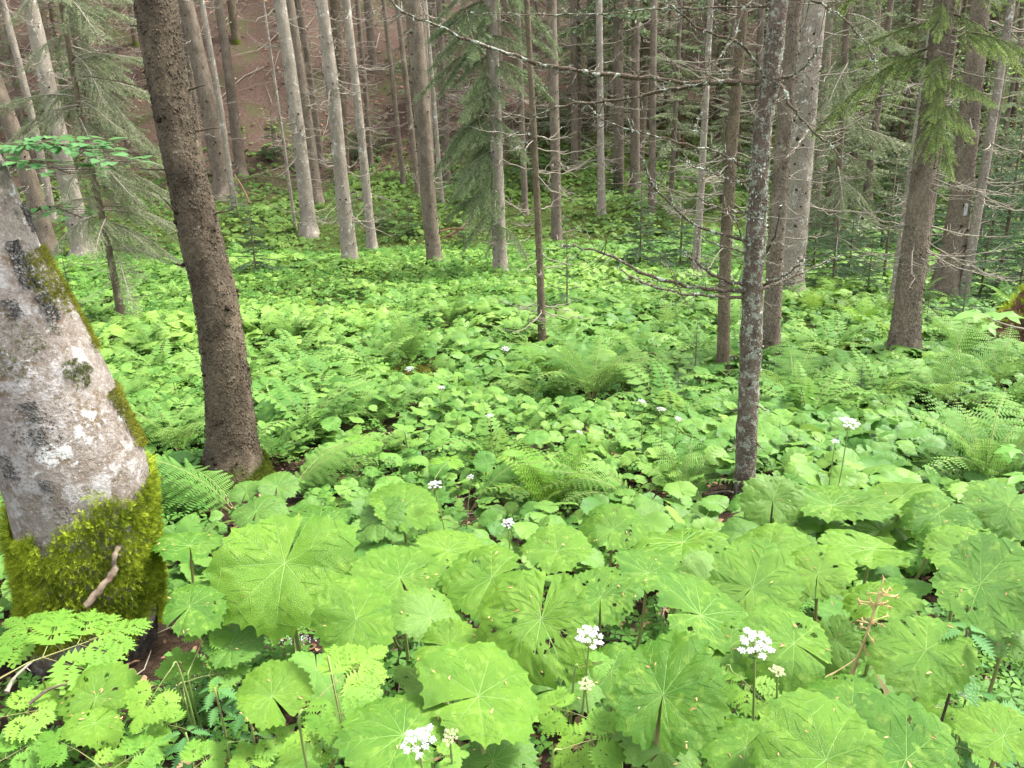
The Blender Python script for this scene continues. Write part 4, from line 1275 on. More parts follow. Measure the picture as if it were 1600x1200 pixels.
# stalk point px,py; half width px; height over soil; tilt to viewer, direction of tip (deg, 90 = up), roll; look; label
HAND = [
    (445, 880, 110, .50, 30, 255, 0, 'f', 'largest butterbur leaf, broad and bright, right beside the mossy beech'),
    (628, 793, 60, .42, 20, 95, 0, 'f', 'butterbur leaf raised above the ferns behind the largest one'),
    (588, 812, 44, .40, 28, 40, 28, 'd', 'dark folded butterbur leaf standing on edge behind the largest leaf'),
    (500, 812, 56, .40, 12, 110, 0, 'f', 'butterbur leaf tucked behind the upper rim of the largest one'),
    (957, 828, 56, .44, 26, 75, 0, 'f', 'butterbur leaf on a pale stalk standing in front of the bright fern'),
    (1066, 848, 80, .42, 8, 100, 0, 'f', 'flat wide butterbur leaf below the dry twigs at the lichen spruce'),
    (768, 902, 74, .50, 25, 200, 0, 'f', 'shiny yellow-green butterbur leaf with strong pleats in mid front'),
    (625, 902, 70, .46, 15, 100, 0, 'f', 'butterbur leaf with brown bud scales on its middle, in the second row'),
    (556, 968, 74, .52, 32, 210, 0, 'b', 'yellow-green butterbur leaf with its slit opening sideways'),
    (870, 862, 58, .44, 10, 60, 0, 'f', 'butterbur leaf between the pleated shiny one and the bright fern'),
    (845, 967, 106, .52, 26, 268, 0, 'h', 'wide butterbur leaf riddled with chewed holes'),
    (938, 934, 64, .48, 22, 92, 0, 'h', 'holed butterbur leaf with pale star of veins, behind the white umbel'),
    (1095, 962, 94, .48, 8, 20, -4, 'f', 'wide flat butterbur leaf behind the dark-stalked one'),
    (672, 966, 62, .44, 12, 110, 0, 'd', 'shaded butterbur leaf carrying a pale grey feather-like flake'),
    (747, 1088, 98, .54, 34, 30, 0, 'b', 'big ragged bright butterbur leaf at the centre front'),
    (1036, 1086, 100, .54, 28, 92, 0, 'f', 'deep green butterbur leaf on a brown stalk, white petals lying on it'),
    (1176, 918, 78, .50, 36, 50, 0, 'b', 'tall bright butterbur leaf with an angular lobed rim'),
    (1278, 896, 58, .48, 28, 85, 8, 'f', 'bright butterbur leaf overlapping the tall angular one'),
    (1240, 1006, 80, .50, 18, 120, 0, 'f', 'butterbur leaf behind the round white umbel'),
    (1467, 802, 56, .46, 18, 225, 0, 'b', 'lime butterbur leaf with dark vein lines at the edge of the carpet'),
    (1363, 857, 68, .46, 10, 200, 0, 'f', 'butterbur leaf littered with bud scales on a pale upright stalk'),
    (1532, 912, 84, .52, 34, 310, -14, 'f', 'large slanting butterbur leaf over the dark soil gap'),
    (1446, 1016, 80, .52, 34, 285, 0, 'f', 'butterbur leaf with open slit beside the withered flower stalk'),
    (1290, 1188, 112, .56, 30, 95, 0, 'b', 'very bright lime butterbur leaf with dark spots, lowest of all'),
    (1165, 1168, 62, .50, 24, 230, 0, 'f', 'butterbur leaf with two black spots between the deep green and the lime one'),
    (1207, 782, 50, .42, 42, 85, 0, 'd', 'glossy ribbed butterbur leaf standing at the foot of the lichen spruce'),
    (1300, 790, 78, .40, 6, 20, 0, 'f', 'flat butterbur leaf sprinkled with tan bud scales, beyond the angular one'),
    (296, 948, 54, .44, 22, 70, 0, 'f', 'butterbur leaf leaning against the mossy beech foot'),
    (296, 853, 50, .42, 14, 85, 0, 'f', 'butterbur leaf with a dry red scale just beyond the mossy trunk'),
    (425, 1088, 62, .36, 20, 120, 0, 'f', 'butterbur leaf beside the pale grains on the soil'),
    (630, 1148, 88, .52, 24, 150, 0, 'f', 'butterbur leaf behind the largest white umbel'),
    (150, 1090, 56, .24, 30, 80, 10, 'f', 'crumpled butterbur leaf on the bare soil below the mossy trunk'),
    (148, 1130, 44, .22, 12, 250, -10, 'b', 'torn pale butterbur leaf below the crumpled one'),
    (1030, 1176, 70, .42, 16, 60, 0, 'd', 'shaded butterbur leaf below the deep green brown-stalked one'),
    (1416, 1186, 96, .48, 14, 120, 0, 'f', 'long butterbur leaf reaching over the soil towards the nettle'),
    (1568, 1150, 60, .40, 10, 90, 0, 'f', 'low butterbur leaf at the far lower corner near the nettle'),
    (1575, 792, 60, .46, 10, 230, 0, 'f', 'butterbur leaf with reddish stalk near the sycamore shoot'),
    (1100, 905, 44, .42, 26, 70, 0, 'd', 'small folded butterbur leaf under the tall angular one'),
    (1305, 1000, 48, .40, 46, 300, 20, 'd', 'dark butterbur leaf folded upright in the soil gap'),
    (1375, 938, 62, .42, 8, 180, 0, 'f', 'butterbur leaf behind the head of the withered flower stalk'),
    (1012, 895, 58, .44, 8, 40, 0, 'f', 'butterbur leaf in shade between the holed ones and the wide flat one'),
    (770, 1190, 70, .40, 10, 60, 0, 'd', 'shaded butterbur leaf under the big ragged one'),
    (880, 1075, 60, .40, 20, 20, 0, 'd', 'half hidden butterbur leaf between the ragged and the deep green one'),
    (700, 1010, 60, .42, 18, 340, 0, 'f', 'butterbur leaf under the upper edge of the big ragged one'),
    (505, 912, 50, .38, 16, 300, 0, 'd', 'dark butterbur leaf with a brown flower scale, beneath the largest one'),
    (1140, 1010, 60, .44, 12, 300, 0, 'f', 'butterbur leaf filling the space before the round white umbel'),
    (1330, 1110, 70, .46, 16, 30, 0, 'f', 'butterbur leaf just above the very bright lime one'),
    (1570, 1000, 44, .40, 26, 90, 0, 'd', 'small dark butterbur leaf behind the nettle top'),
    (560, 1120, 62, .40, 14, 200, 0, 'd', 'butterbur leaf under the pale cut chervil leaf'),
    (360, 1010, 52, .30, 14, 60, 0, 'd', 'low dark butterbur leaf in the twiggy gap by the largest one'),
    (955, 1050, 56, .42, 14, 120, 0, 'f', 'butterbur leaf behind the deep green one, below the white umbel'),
    (1200, 860, 60, .42, 12, 20, 0, 'f', 'flat butterbur leaf behind the tall angular one'),
    (1410, 775, 62, .40, 8, 60, 0, 'f', 'flat butterbur leaf beyond the bud-scale littered one'),
    (1500, 860, 60, .44, 12, 140, 0, 'f', 'butterbur leaf beneath the upper rim of the large slanting one'),
    (700, 860, 52, .42, 14, 60, 0, 'f', 'butterbur leaf left of the pleated shiny one'),
    (400, 800, 46, .36, 14, 100, 0, 'd', 'small butterbur leaf in the shade of the dark spruce foot'),
    (385, 768, 26, .22, 24, 90, 0, 'd', 'little round leaf on the mossy soil before the dark spruce'),
    (432, 760, 34, .24, 20, 90, 0, 'd', 'little pale round leaf next to the dark spruce roots'),
]
DROPS = []      # (matrix, zf, radius) of leaves that catch bud scales


def stalk_geo(P, gz, seed, thick):
    """bent stalk from the soil to the blade; local to its foot"""
    r = np.random.default_rng(seed)
    h = P[2] - gz
    off = r.normal(size=2) * 0.16 * h + np.array([0, 0.12 * h])
    A = np.array([P[0] + off[0], P[1] + off[1], gz - 0.02])
    mid = (A + P) / 2 + np.array([-off[0] * 0.25, -off[1] * 0.25, 0.04 * h])
    Q = smooth_path([A, mid, P - np.array([0, 0, 0.002])], 9)
    v, p = tube(Q, np.linspace(thick * 1.25, thick * 0.8, 9), 7, False)
    return A, v, p


G_BB = 'butterbur leaves carpeting the clearing'


def build_butterbur():
    r = np.random.default_rng(17)
    var = {}
    fm = {}
    for i in range(14):
        ge, zf = bb_leaf(600 + i, holes=(0, 7, 0, 12, 4)[i % 5])
        var[i] = zf
        fm[i] = ge
    hv = {}
    for i in range(3):
        ge, zf = bb_leaf(640 + i, 236, 34, True, 22)
        hv[i] = (ge, zf)
    cache = {}

    def me(kind, i):
        if (kind, i) not in cache:
            mt = {'f': 'bb_front', 'b': 'bb_front', 'h': 'bb_front', 'd': 'bb_dark', 'm': 'bb_mid'}[kind]
            ge = hv[i][0] if kind == 'h' else fm[i]
            cache[(kind, i)] = ge.mesh('blade', [M[mt], M['bb_vein']])
        return cache[(kind, i)]
    for q, (px, py, hw, h, tilt, ang, roll, kind, label) in enumerate(HAND):
        P = hit(px, py, h)
        rad = hw * mpp(P) * 1.02
        Fm = leaf_frame(P, math.radians(tilt + r.normal() * 6), math.radians(ang), math.radians(roll + r.normal() * 9))
        gz = float(g(P[0], P[1]))
        A, sv, spl = stalk_geo(P, gz, q, 0.0035 + rad * 0.014)
        t = thing('butterbur_leaf', label, 'butterbur leaf', A, G_BB)
        k = int(r.integers(0, 3)) if kind == 'h' else (q * 5 + 2) % 14
        m4 = mat4(Fm * rad, P - A)
        part('blade', me(kind, k), t, m4)
        ge = Geo(); ge.add(sv - A, spl)
        part('stalk', ge.mesh('stalk', M['stalk']), t)
        DROPS.append((Fm * rad, P, hv[k][1] if kind == 'h' else var[k], rad))
    # smaller leaves, one by one, thinning into the carpet
    pts = []
    tries = 0
    while len(pts) < 235 and tries < 20000:
        tries += 1
        y = 1.25 + 6.2 * r.uniform() ** 0.8
        x = r.uniform(-1, 1) * (0.70 * y + 0.5)
        if abs(x + 1.32) < 0.55 and y < 2.6: continue
        if (x + 1.65) ** 2 + (y - 4.4) ** 2 < 0.35: continue
        if x < -0.55 and y < 2.0 and r.uniform() < 0.8: continue
        if x < -1.0 and 2.2 < y < 3.4 and r.uniform() < 0.6: continue
        d = 0.10 + 0.012 * y
        if any((x - a) ** 2 + (y - c) ** 2 < d * d for a, c in pts): continue
        if not clear_of(np.array([x]), np.array([y]))[0]: continue
        if fern_gap(np.array([x]), np.array([y]), 0.62)[0]: continue
        pts.append((x, y))
    side = {0: 'close by the camera', 1: 'in front of the dark spruce', 2: 'around the lichen-crusted spruce', 3: 'in the open middle of the clearing'}
    for q, (x, y) in enumerate(pts):
        gz = float(g(x, y))
        near = y < 3.0
        rad = r.uniform(0.07, 0.115) if near else r.uniform(0.052, 0.098)
        h = r.uniform(0.14, 0.30) if near else r.uniform(0.18, 0.32) * (0.85 if y > 4 else 1)
        P = np.array([x, y, gz + h])
        Fm = frames(np.array([[r.normal() * 0.26, r.normal() * 0.26 - 0.14, 1.0]]), np.array([r.uniform(0, 6.28)]))[0]
        zone = 'low under the big butterbur leaves nearest the camera' if y < 2.7 else 'below the lichen-crusted spruce and the tall umbel' if x > 0.9 else 'beside and behind the dark spruce trunk' if x < -0.8 else 'on the open flat beyond the front row'
        A, sv, spl = stalk_geo(P, gz, 900 + q, 0.003 + rad * 0.012)
        t = thing('butterbur_leaf', f'mid-sized green butterbur leaf, one of many {zone}', 'butterbur leaf', A, G_BB)
        part('blade', me('d' if (near and r.uniform() < 0.5) else 'm', q % 14), t, mat4(Fm * rad, P - A))
        ge = Geo(); ge.add(sv - A, spl)
        part('stalk', ge.mesh('stalk', M['stalk']), t)


def lite_leaf(seed, nth=15):
    r = np.random.default_rng(seed)
    gap = math.radians(10)
    th = np.linspace(-PI + gap, PI - gap, nth)
    rho = (0.94 + 0.06 * np.cos(th)) * (1 + 0.08 * r.normal(size=nth)) * np.where(np.arange(nth) % 2 == 0, 1.05, 0.93)
    rings = []
    a, b_ = r.uniform(0, 6, 2)
    for q in (0.5, 1.0):
        X = rho * q * np.sin(th); Y = rho * q * np.cos(th)
        z = 0.10 * q - 0.24 * q ** 2.2 + q * 0.07 * np.sin(2 * th + a) + q * 0.05 * np.sin(3 * th + b_) + 0.02 * r.normal(size=nth) * q
        rings.append(np.stack([X, Y, z], -1))
    V = np.vstack(rings + [[[0, 0, 0]]])
    j = np.arange(nth - 1)
    return V, [(grid_polys(2, nth), 0), (np.stack([np.full(nth - 1, 2 * nth), j + 1, j], -1), 0)], np.full(len(V), 0.5)


def small_leaf(n=3, W=0.55):
    """n leaflets from one point"""
    V, Q = [], []
    for i in range(n):
        a = i / n * 2 * PI
        c, s = math.cos(a), math.sin(a)
        k = len(V)
        for x, y, z in ((0, 0.04, 0), (W / 2, 0.55, 0.10), (0, 1.0, -0.05), (-W / 2, 0.55, 0.10)):
            V.append((c * x - s * y, s * x + c * y, z))
        Q.append([k, k + 1, k + 2, k + 3])
    return np.array(V), [(np.array(Q), 0)], np.full(len(V), 0.5)


LSP = hit(1163, 790)


def frustum_pts(n, y0, y1, seed, p=1.0, margin=1.2, slope=0.74):
    r = np.random.default_rng(seed)
    u = r.uniform(size=n * 2)
    y = y0 + (y1 - y0) * u ** p
    k = r.uniform(size=n * 2) < (slope * y + margin) / (slope * y1 + margin)
    y = y[k][:n]
    x = r.uniform(-1, 1, len(y)) * (slope * y + margin)
    return x, y


def clear_of(x, y):
    kl = (np.abs(x - LSP[0] + 0.03 + 0.3 * (LSP[1] - y)) > 0.17) | (y > LSP[1] + 0.05) | (y < LSP[1] - 0.55)
    k = kl & ((x + 1.33) ** 2 + (y - 2.25) ** 2 > 0.28 ** 2) & ((x + 1.68) ** 2 + (y - 4.5) ** 2 > 0.36 ** 2)
    return k


def fern_gap(x, y, f):
    out = np.zeros(len(x), bool)
    for c, l in FERN_SPOTS:
        out |= (x - c[0]) ** 2 + (y - c[1] + 0.25 * l) ** 2 < (f * l) ** 2
    return out


def stuff(name, ge, mats, label, smooth=True):
    o = part(name, ge.mesh(name, mats, smooth))
    tag(o, label, kind='stuff')
    return o


def build_carpets():
    r = np.random.default_rng(23)
    # -- butterbur carpet of the flat
    x, y = frustum_pts(27000, 2.7, 19.9, 31, 1.05)
    d = vnoise(np.stack([x, y], -1), 1.1, 5)
    k = clear_of(x, y) & (d > -1.45) & ~((y < 4.3) & (r.uniform(size=len(x)) < 0.25)) & ~((x < -1.0) & (y < 3.3))
    k &= ~(fern_gap(x, y, 0.5) & (r.uniform(size=len(x)) < 0.75))
    k &= ~((x > 5.2) & (y > 8) & (y < 12) & (r.uniform(size=len(x)) < 0.5))
    x, y = x[k], y[k]
    x2, y2 = frustum_pts(6500, 2.6, 7.5, 33, 1.0)
    k = clear_of(x2, y2) & ~fern_gap(x2, y2, 0.3)
    x, y = np.concatenate([x, x2[k]]), np.concatenate([y, y2[k]])
    n = len(x)
    big = vnoise(np.stack([x, y], -1), 0.9, 77)
    rad = r.uniform(0.045, 0.112, n) * np.where(y < 7, 0.74, 1.0) * (1 + 0.22 * big)
    h = r.uniform(0.05, 0.22, n) + 0.06 * vnoise(np.stack([x, y], -1), 1.7, 6) + 0.03 * big - 0.10 * np.clip(y - 18.5, 0, 2)
    P = np.stack([x, y, g(x, y) + np.maximum(h, 0.05)], -1)
    nn = np.stack([r.normal(size=n) * 0.34, r.normal(size=n) * 0.34 - 0.18, np.ones(n)], -1)
    Fm = frames(nn, r.uniform(0, 6.28, n)) * rad[:, None, None]
    tint = np.clip(0.42 + 0.20 * vnoise(P[:, :2], 0.5, 12) + 0.10 * vnoise(P[:, :2], 2.2, 14) + r.normal(size=n) * 0.20 + np.clip((y - 7) / 30, 0, 0.3), 0, 1)
    ge = Geo()
    idx = r.integers(0, 6, n)
    near = y < 6.0
    for j in range(6):
        m = (idx == j) & ~near
        scatter(ge, lite_leaf(70 + j, 27 if j < 3 else 23), Fm[m], P[m], tint[m])
        m = (idx == j) & near
        hi, _ = bb_leaf(730 + j, 80, 4, False)
        scatter(ge, hi.arr(), Fm[m], P[m], tint[m])
    stuff('butterbur_carpet', ge, M['carpet'], 'dense carpet of smaller butterbur leaves covering the whole clearing floor')
    # -- low herbs between and under them
    x, y = frustum_pts(38000, 1.0, 20.5, 41, 1.7)
    k = clear_of(x, y)
    k &= ~((x < -0.45) & (y < 2.2) & (r.uniform(size=len(x)) < 0.25))
    x, y = x[k], y[k]
    x2, y2 = r.uniform(-1.9, -0.15, 2600), r.uniform(1.15, 2.3, 2600)
    k2 = clear_of(x2, y2) & (vnoise(np.stack([x2, y2], -1), 7, 3) > -0.35)
    x3, y3 = r.uniform(0.3, 1.9, 1800), r.uniform(1.2, 2.4, 1800)
    x, y = np.concatenate([x, x2[k2], x3]), np.concatenate([y, y2[k2], y3]); n = len(x)
    rad = r.uniform(0.014, 0.034, n) * (1 + y * 0.10)
    P = np.stack([x, y, g(x, y) + r.uniform(0.02, 0.16, n) * (1 + 0.05 * y)], -1)
    nn = np.stack([r.normal(size=n) * 0.35, r.normal(size=n) * 0.35 - 0.1, np.ones(n)], -1)
    Fm = frames(nn, r.uniform(0, 6.28, n)) * rad[:, None, None]
    ge = Geo(); tint = np.clip(r.normal(size=n) * 0.25 + 0.4, 0, 1)
    idx = r.integers(0, 3, n)
    for j, tm in enumerate((small_leaf(3, 0.85), small_leaf(5, 0.4), small_leaf(4, 0.6))):
        m = idx == j
        scatter(ge, tm, Fm[m], P[m], tint[m])
    stuff('low_herbs', ge, M['herb'], 'small three to five part herb leaves filling gaps near the soil')
    # -- far bank plants
    x, y = frustum_pts(30000, 20.0, 36, 51, 1.0, 2.0, 0.80)
    yy = y - 0.45 * np.maximum(x, 0) * 0.8
    d = vnoise(np.stack([x, y], -1), 0.8, 15)
    k = (r.uniform(size=len(x)) < np.clip((33.0 - yy) / 4, 0.0, 1)) & (d > -1.3)
    ys = 20.9 + 0.5 * np.sin(x * 0.35) + 0.16 * np.maximum(0, x - 1)
    k &= np.abs(y - ys) > 0.45
    k &= ~((y > ys) & (y < ys + 1.0 + 0.4 * np.sin(x * 1.9)) & (np.abs(x + 1.0) < 3.2) & (r.uniform(size=len(x)) < 0.8))
    x, y, d = x[k], y[k], d[k]; n = len(x)
    rad = r.uniform(0.05, 0.13, n) * np.where(d > 0.5, 1.25, 0.9)
    P = np.stack([x, y, g(x, y) + r.uniform(0.03, 0.30, n) * np.clip(0.6 + 0.6 * d, 0.15, 1.5)], -1)
    nn = np.stack([r.normal(size=n) * 0.35, r.normal(size=n) * 0.3 - 0.4, np.ones(n)], -1)
    Fm = frames(nn, r.uniform(0, 6.28, n)) * rad[:, None, None]
    ge = Geo(); tint = np.clip(r.normal(size=n) * 0.22 + 0.40 + 0.12 * d, 0, 1)
    idx = r.integers(0, 3, n)
    for j, tm in enumerate((small_leaf(5, 0.5), small_leaf(3, 0.8), lite_leaf(5, 9))):
        m = idx == j
        scatter(ge, tm, Fm[m], P[m], tint[m])
    stuff('bank_plants', ge, M['bank'], 'leafy ground plants covering the mossy bank beyond the stream')
    # -- dead leaves and needles: near soil and the slope
    ge = Geo()
    x, y = frustum_pts(3600, 0.9, 5.0, 61, 1.0, 0.6)
    n = len(x)
    lf = oval_leaf(1, 0.55, 0.5, 4)
    P = np.stack([x, y, g(x, y) + r.uniform(0.004, 0.03, n)], -1)
    nn = np.stack([r.normal(size=n) * 0.5, r.normal(size=n) * 0.5, np.ones(n)], -1)
    scatter(ge, lf, frames(nn, r.uniform(0, 6.28, n)) * r.uniform(0.02, 0.055, n)[:, None, None], P, r.uniform(0, 1, n))
    x, y = frustum_pts(9000, 31, 62, 62, 1.0, 2, 0.8); n = len(x)
    P = np.stack([x, y, g(x, y) + 0.03], -1)
    nn = np.stack([r.normal(size=n) * 0.4, r.normal(size=n) * 0.4 - 0.4, np.ones(n)], -1)
    scatter(ge, lf, frames(nn, r.uniform(0, 6.28, n)) * r.uniform(0.08, 0.22, n)[:, None, None], P, r.uniform(0, 1, n))
    stuff('leaf_litter', ge, M['litter'], 'brown dead leaves and needle litter on the soil and slope')
    # -- twigs lying about
    ge = Geo()
    def lying(x, y, l, rad, az, lift=0.02):
        a = np.array([x, y]); dv = np.array([math.cos(az), math.sin(az)])
        P = []
        for s in np.linspace(0, 1, 5):
            q = a + dv * l * s + r.normal(size=2) * l * 0.03
            P.append([q[0], q[1], float(g(q[0], q[1])) + lift + abs(r.normal()) * 0.012])
        v, p = tube(np.array(P), np.linspace(rad, rad * 0.4, 5), 5); ge.add(v, p)
    for _ in range(170):
        y = r.uniform(1.1, 4.6); lying(r.uniform(-1, 1) * (0.7 * y + 0.4), y, r.uniform(0.08, 0.5), r.uniform(0.0015, 0.005), r.uniform(0, 6.28))
    for _ in range(300):
        y = r.uniform(30, 55); lying(r.uniform(-0.8, 0.8) * y, y, r.uniform(0.8, 4.5), r.uniform(0.008, 0.03), r.uniform(0, 6.28), 0.12)
    stuff('twig_litter', ge, M['twig'], 'thin fallen twigs scattered on the soil and the brown slope')
    # -- pale grains on the soil
    ge = Geo()
    ico = np.array([[1, 0, 0], [-1, 0, 0], [0, 1, 0], [0, -1, 0], [0, 0, 0.7], [0, 0, -0.7]], float)
    tf = np.array([[0, 2, 4], [2, 1, 4], [1, 3, 4], [3, 0, 4], [2, 0, 5], [1, 2, 5], [3, 1, 5], [0, 3, 5]])
    cen = [hit(290, 1083), hit(270, 1150), hit(350, 1090), hit(320, 1125), hit(465, 1008)]
    n = 600
    P = []
    for i in range(n):
        c = cen[min(i % 6, 4)]; s = 0.07 if i % 6 < 4 else 0.03
        q = c[:2] + r.normal(size=2) * s * np.array([1, 0.7])
        P.append([q[0], q[1], float(g(q[0], q[1])) + r.uniform(0.012, 0.028)])
    Fm = frames(np.stack([r.normal(size=n), r.normal(size=n), np.ones(n)], -1), r.uniform(0, 6.28, n)) * r.uniform(0.001, 0.003, n)[:, None, None]
    scatter(ge, (ico, [(tf, 0)], np.full(6, 0.5)), Fm, np.array(P), r.uniform(0, 1, n))
    stuff('pale_grains', ge, M['grain'], 'pale blue-white grains scattered over the dark soil under the nettles', False)
    # -- bud scales shed on the big leaves
    ge = Geo()
    Ps, Fs, sc = [], [], []
    for Fm, P, zf, rad in DROPS:
        for _ in range(int(r.integers(2, 7))):
            a = r.uniform(-2.7, 2.7); q = r.uniform(0.05, 0.8) ** 0.7
            x_, y_ = q * math.sin(a), q * math.cos(a)
            z_ = float(zf(np.array(x_), np.array(y_)))
            Ps.append(P + Fm @ np.array([x_, y_, z_]) + Fm[:, 2] / rad * 0.003)
            Fs.append(Fm[:, 2] / rad + r.normal(size=3) * 0.3); sc.append(r.uniform(0.006, 0.014))
    n = len(Ps)
    scatter(ge, oval_leaf(1, 0.32, 1.0, 3), frames(np.array(Fs), r.uniform(0, 6.28, n)) * np.array(sc)[:, None, None], np.array(Ps), r.uniform(0, 1, n))
    stuff('bud_scales', ge, M['scale'], 'tiny orange-brown bud scales shed on the butterbur leaves')


# ================================================================== FERNS
def frond_geo(seed, pairs=22, fine=True, arch=0.55, pin=0.22):
    """unit-length fern frond from the origin, rising along +Z and arching to +Y"""
    r = np.random.default_rng(seed)
    ge = Geo()
    t = np.linspace(0, 1, 14)
    A = np.stack([0.02 * np.sin(t * 3 + r.uniform(0, 6)) * t, 0.30 * t + arch * t ** 2 * 0.75, 0.92 * t - arch * 0.85 * t ** 2.2], -1)
    v, p = tube(A, np.linspace(0.0038, 0.0012, 14), 4); ge.add(v, p, mat=1)
    tan = norm(np.gradient(A, axis=0))
    for i in range(pairs):
        s = 0.16 + 0.83 * (i / (pairs - 1)) ** 0.95
        c = np.array([np.interp(s, t, A[:, k]) for k in range(3)])
        T = norm(np.array([np.interp(s, t, tan[:, k]) for k in range(3)]))
        prof = min(1.0, 0.45 + (s - 0.16) * 2.4) * (1 - (s - 0.16) / 0.86) ** 0.75
        for sg in (-1, 1):
            l = pin * prof * r.uniform(0.88, 1.1) + 0.006
            sd = np.array([sg, 0, 0.0])
            up = np.cross(sd, T) * sg
            d = norm(sd + T * r.uniform(0.25, 0.45) - up * r.uniform(-0.05, 0.25))
            m = max(3, int(14 * prof)) if fine else 2
            droop = r.uniform(0.05, 0.22)
            w = norm(np.cross(d, up))
            if np.dot(w, T) < 0: w = -w
            if fine:
                q = (np.arange(m) + 0.4) / m
                pc = c + d * l * q[:, None] - up * (droop * l * q ** 2)[:, None]
                pl = 0.19 * l * (1 - q) ** 0.6 + 0.003
                hw = l / m * 0.36
                for ss in (-1, 1):
                    dd = norm(w * ss + d * 0.35)
                    Vq = np.stack([pc - d * hw, pc + dd * pl[:, None] * 0.7 - d * hw * 0.6, pc + dd * pl[:, None], pc + d * hw], 1)
                    ge.add(Vq.reshape(-1, 3), [(np.arange(4 * m).reshape(-1, 4), 0)])
            else:
                e = c + d * l - up * droop * l
                mid = c + d * l * 0.45
                hw = 0.020 + 0.10 * l
                ge.add(np.array([c, mid + w * hw, e, mid - w * hw]), [(np.array([[0, 1, 2, 3]]), 0)])
    return ge


def build_ferns():
    r = np.random.default_rng(71)
    fr = {}
    for tone, mt in (('f', 'fern'), ('y', 'fern_yellow'), ('d', 'bb_dark')):
        fr[tone] = [frond_geo(10 + i, 19, True, 0.35 + 0.12 * i, 0.20 + 0.015 * i).mesh('frond', [M[mt], M['stalk']]) for i in range(4)]
    fr['s'] = [frond_geo(30 + i, 14, False, 0.4 + 0.1 * i, 0.22).mesh('frond', [M['fern'], M['stalk']]) for i in range(3)]

    def clump(P, L, n, tone, mode, label):
        t = thing('fern', label, 'fern', P, G_FERN)
        a0 = r.uniform(0, 6.28)
        for i in range(n):
            if mode == 'a': az = a0 + i / n * 2 * PI + r.normal() * 0.2
            elif mode == 'u': az = a0 + i / n * 2 * PI + r.normal() * 0.2
            elif mode == 'l': az = PI * 0.5 + r.normal() * 0.45
            else: az = -PI * 0.42 + r.normal() * 0.5
            lean = r.uniform(-0.15, 0.3) if mode == 'a' else r.uniform(-0.3, 0.0) if mode == 'u' else r.uniform(0.1, 0.5)
            s = L * r.uniform(0.72, 1.1)
            m = Matrix.Rotation(az, 4, 'Z') @ Matrix.Rotation(-lean, 4, 'X') @ Matrix.Diagonal((s, s, s, 1))
            part('frond', fr[tone][i % len(fr[tone])], t, m)
    for px, py, Lp, n, tone, mode, label in FERNS:
        P = hit(px, py)
        clump(P, Lp * mpp(P) * (1.45 if mode != 'u' else 1.3), n, tone, mode, label)
    # smaller ferns through the carpet
    k = 0
    while k < 84:
        y = r.uniform(4.5, 20); x = r.uniform(-1, 1) * (0.7 * y + 0.5)
        if not clear_of(np.array([x]), np.array([y]))[0]: continue
        if y > 12 and r.uniform() < 0.5: continue
        clump(np.array([x, y, float(g(x, y))]), r.uniform(0.55, 0.85), int(r.integers(5, 9)), 's', 'a',
              'small pale fern, one of many among the butterbur ' + ('near the trunks at the far rim' if y > 12 else 'between the standing spruces'))
        k += 1


# ================================================================== CUT-LEAVED HERBS AND UMBELS
def toothed(L=1.0, W=0.36, n=7, fold=0.2):
    """deeply toothed lance leaf along +Y"""
    V = [(0, 0, 0)]
    for i in range(1, 2 * n):
        s = i / (2 * n)
        wv = W / 2 * math.sin(PI * s ** 0.75) ** 0.9 * (1.0 if i % 2 else 0.34)
        y = s * L + (0.06 * L if i % 2 else 0)
        V += [(-wv, y, fold * wv), (0, s * L, 0), (wv, y, fold * wv)]
    V.append((0, L, 0))
    Q, T = [], []
    T += [[0, 2, 1], [0, 3, 2]]
    for i in range(1, 2 * n - 1):
        a = 1 + (i - 1) * 3
        Q += [[a, a + 1, a + 4, a + 3], [a + 1, a + 2, a + 5, a + 4]]
    a = 1 + (2 * n - 2) * 3
    e = len(V) - 1
    T += [[a, a + 1, e], [a + 1, a + 2, e]]
    return np.array(V), [(np.array(Q), 0), (np.array(T), 0)]


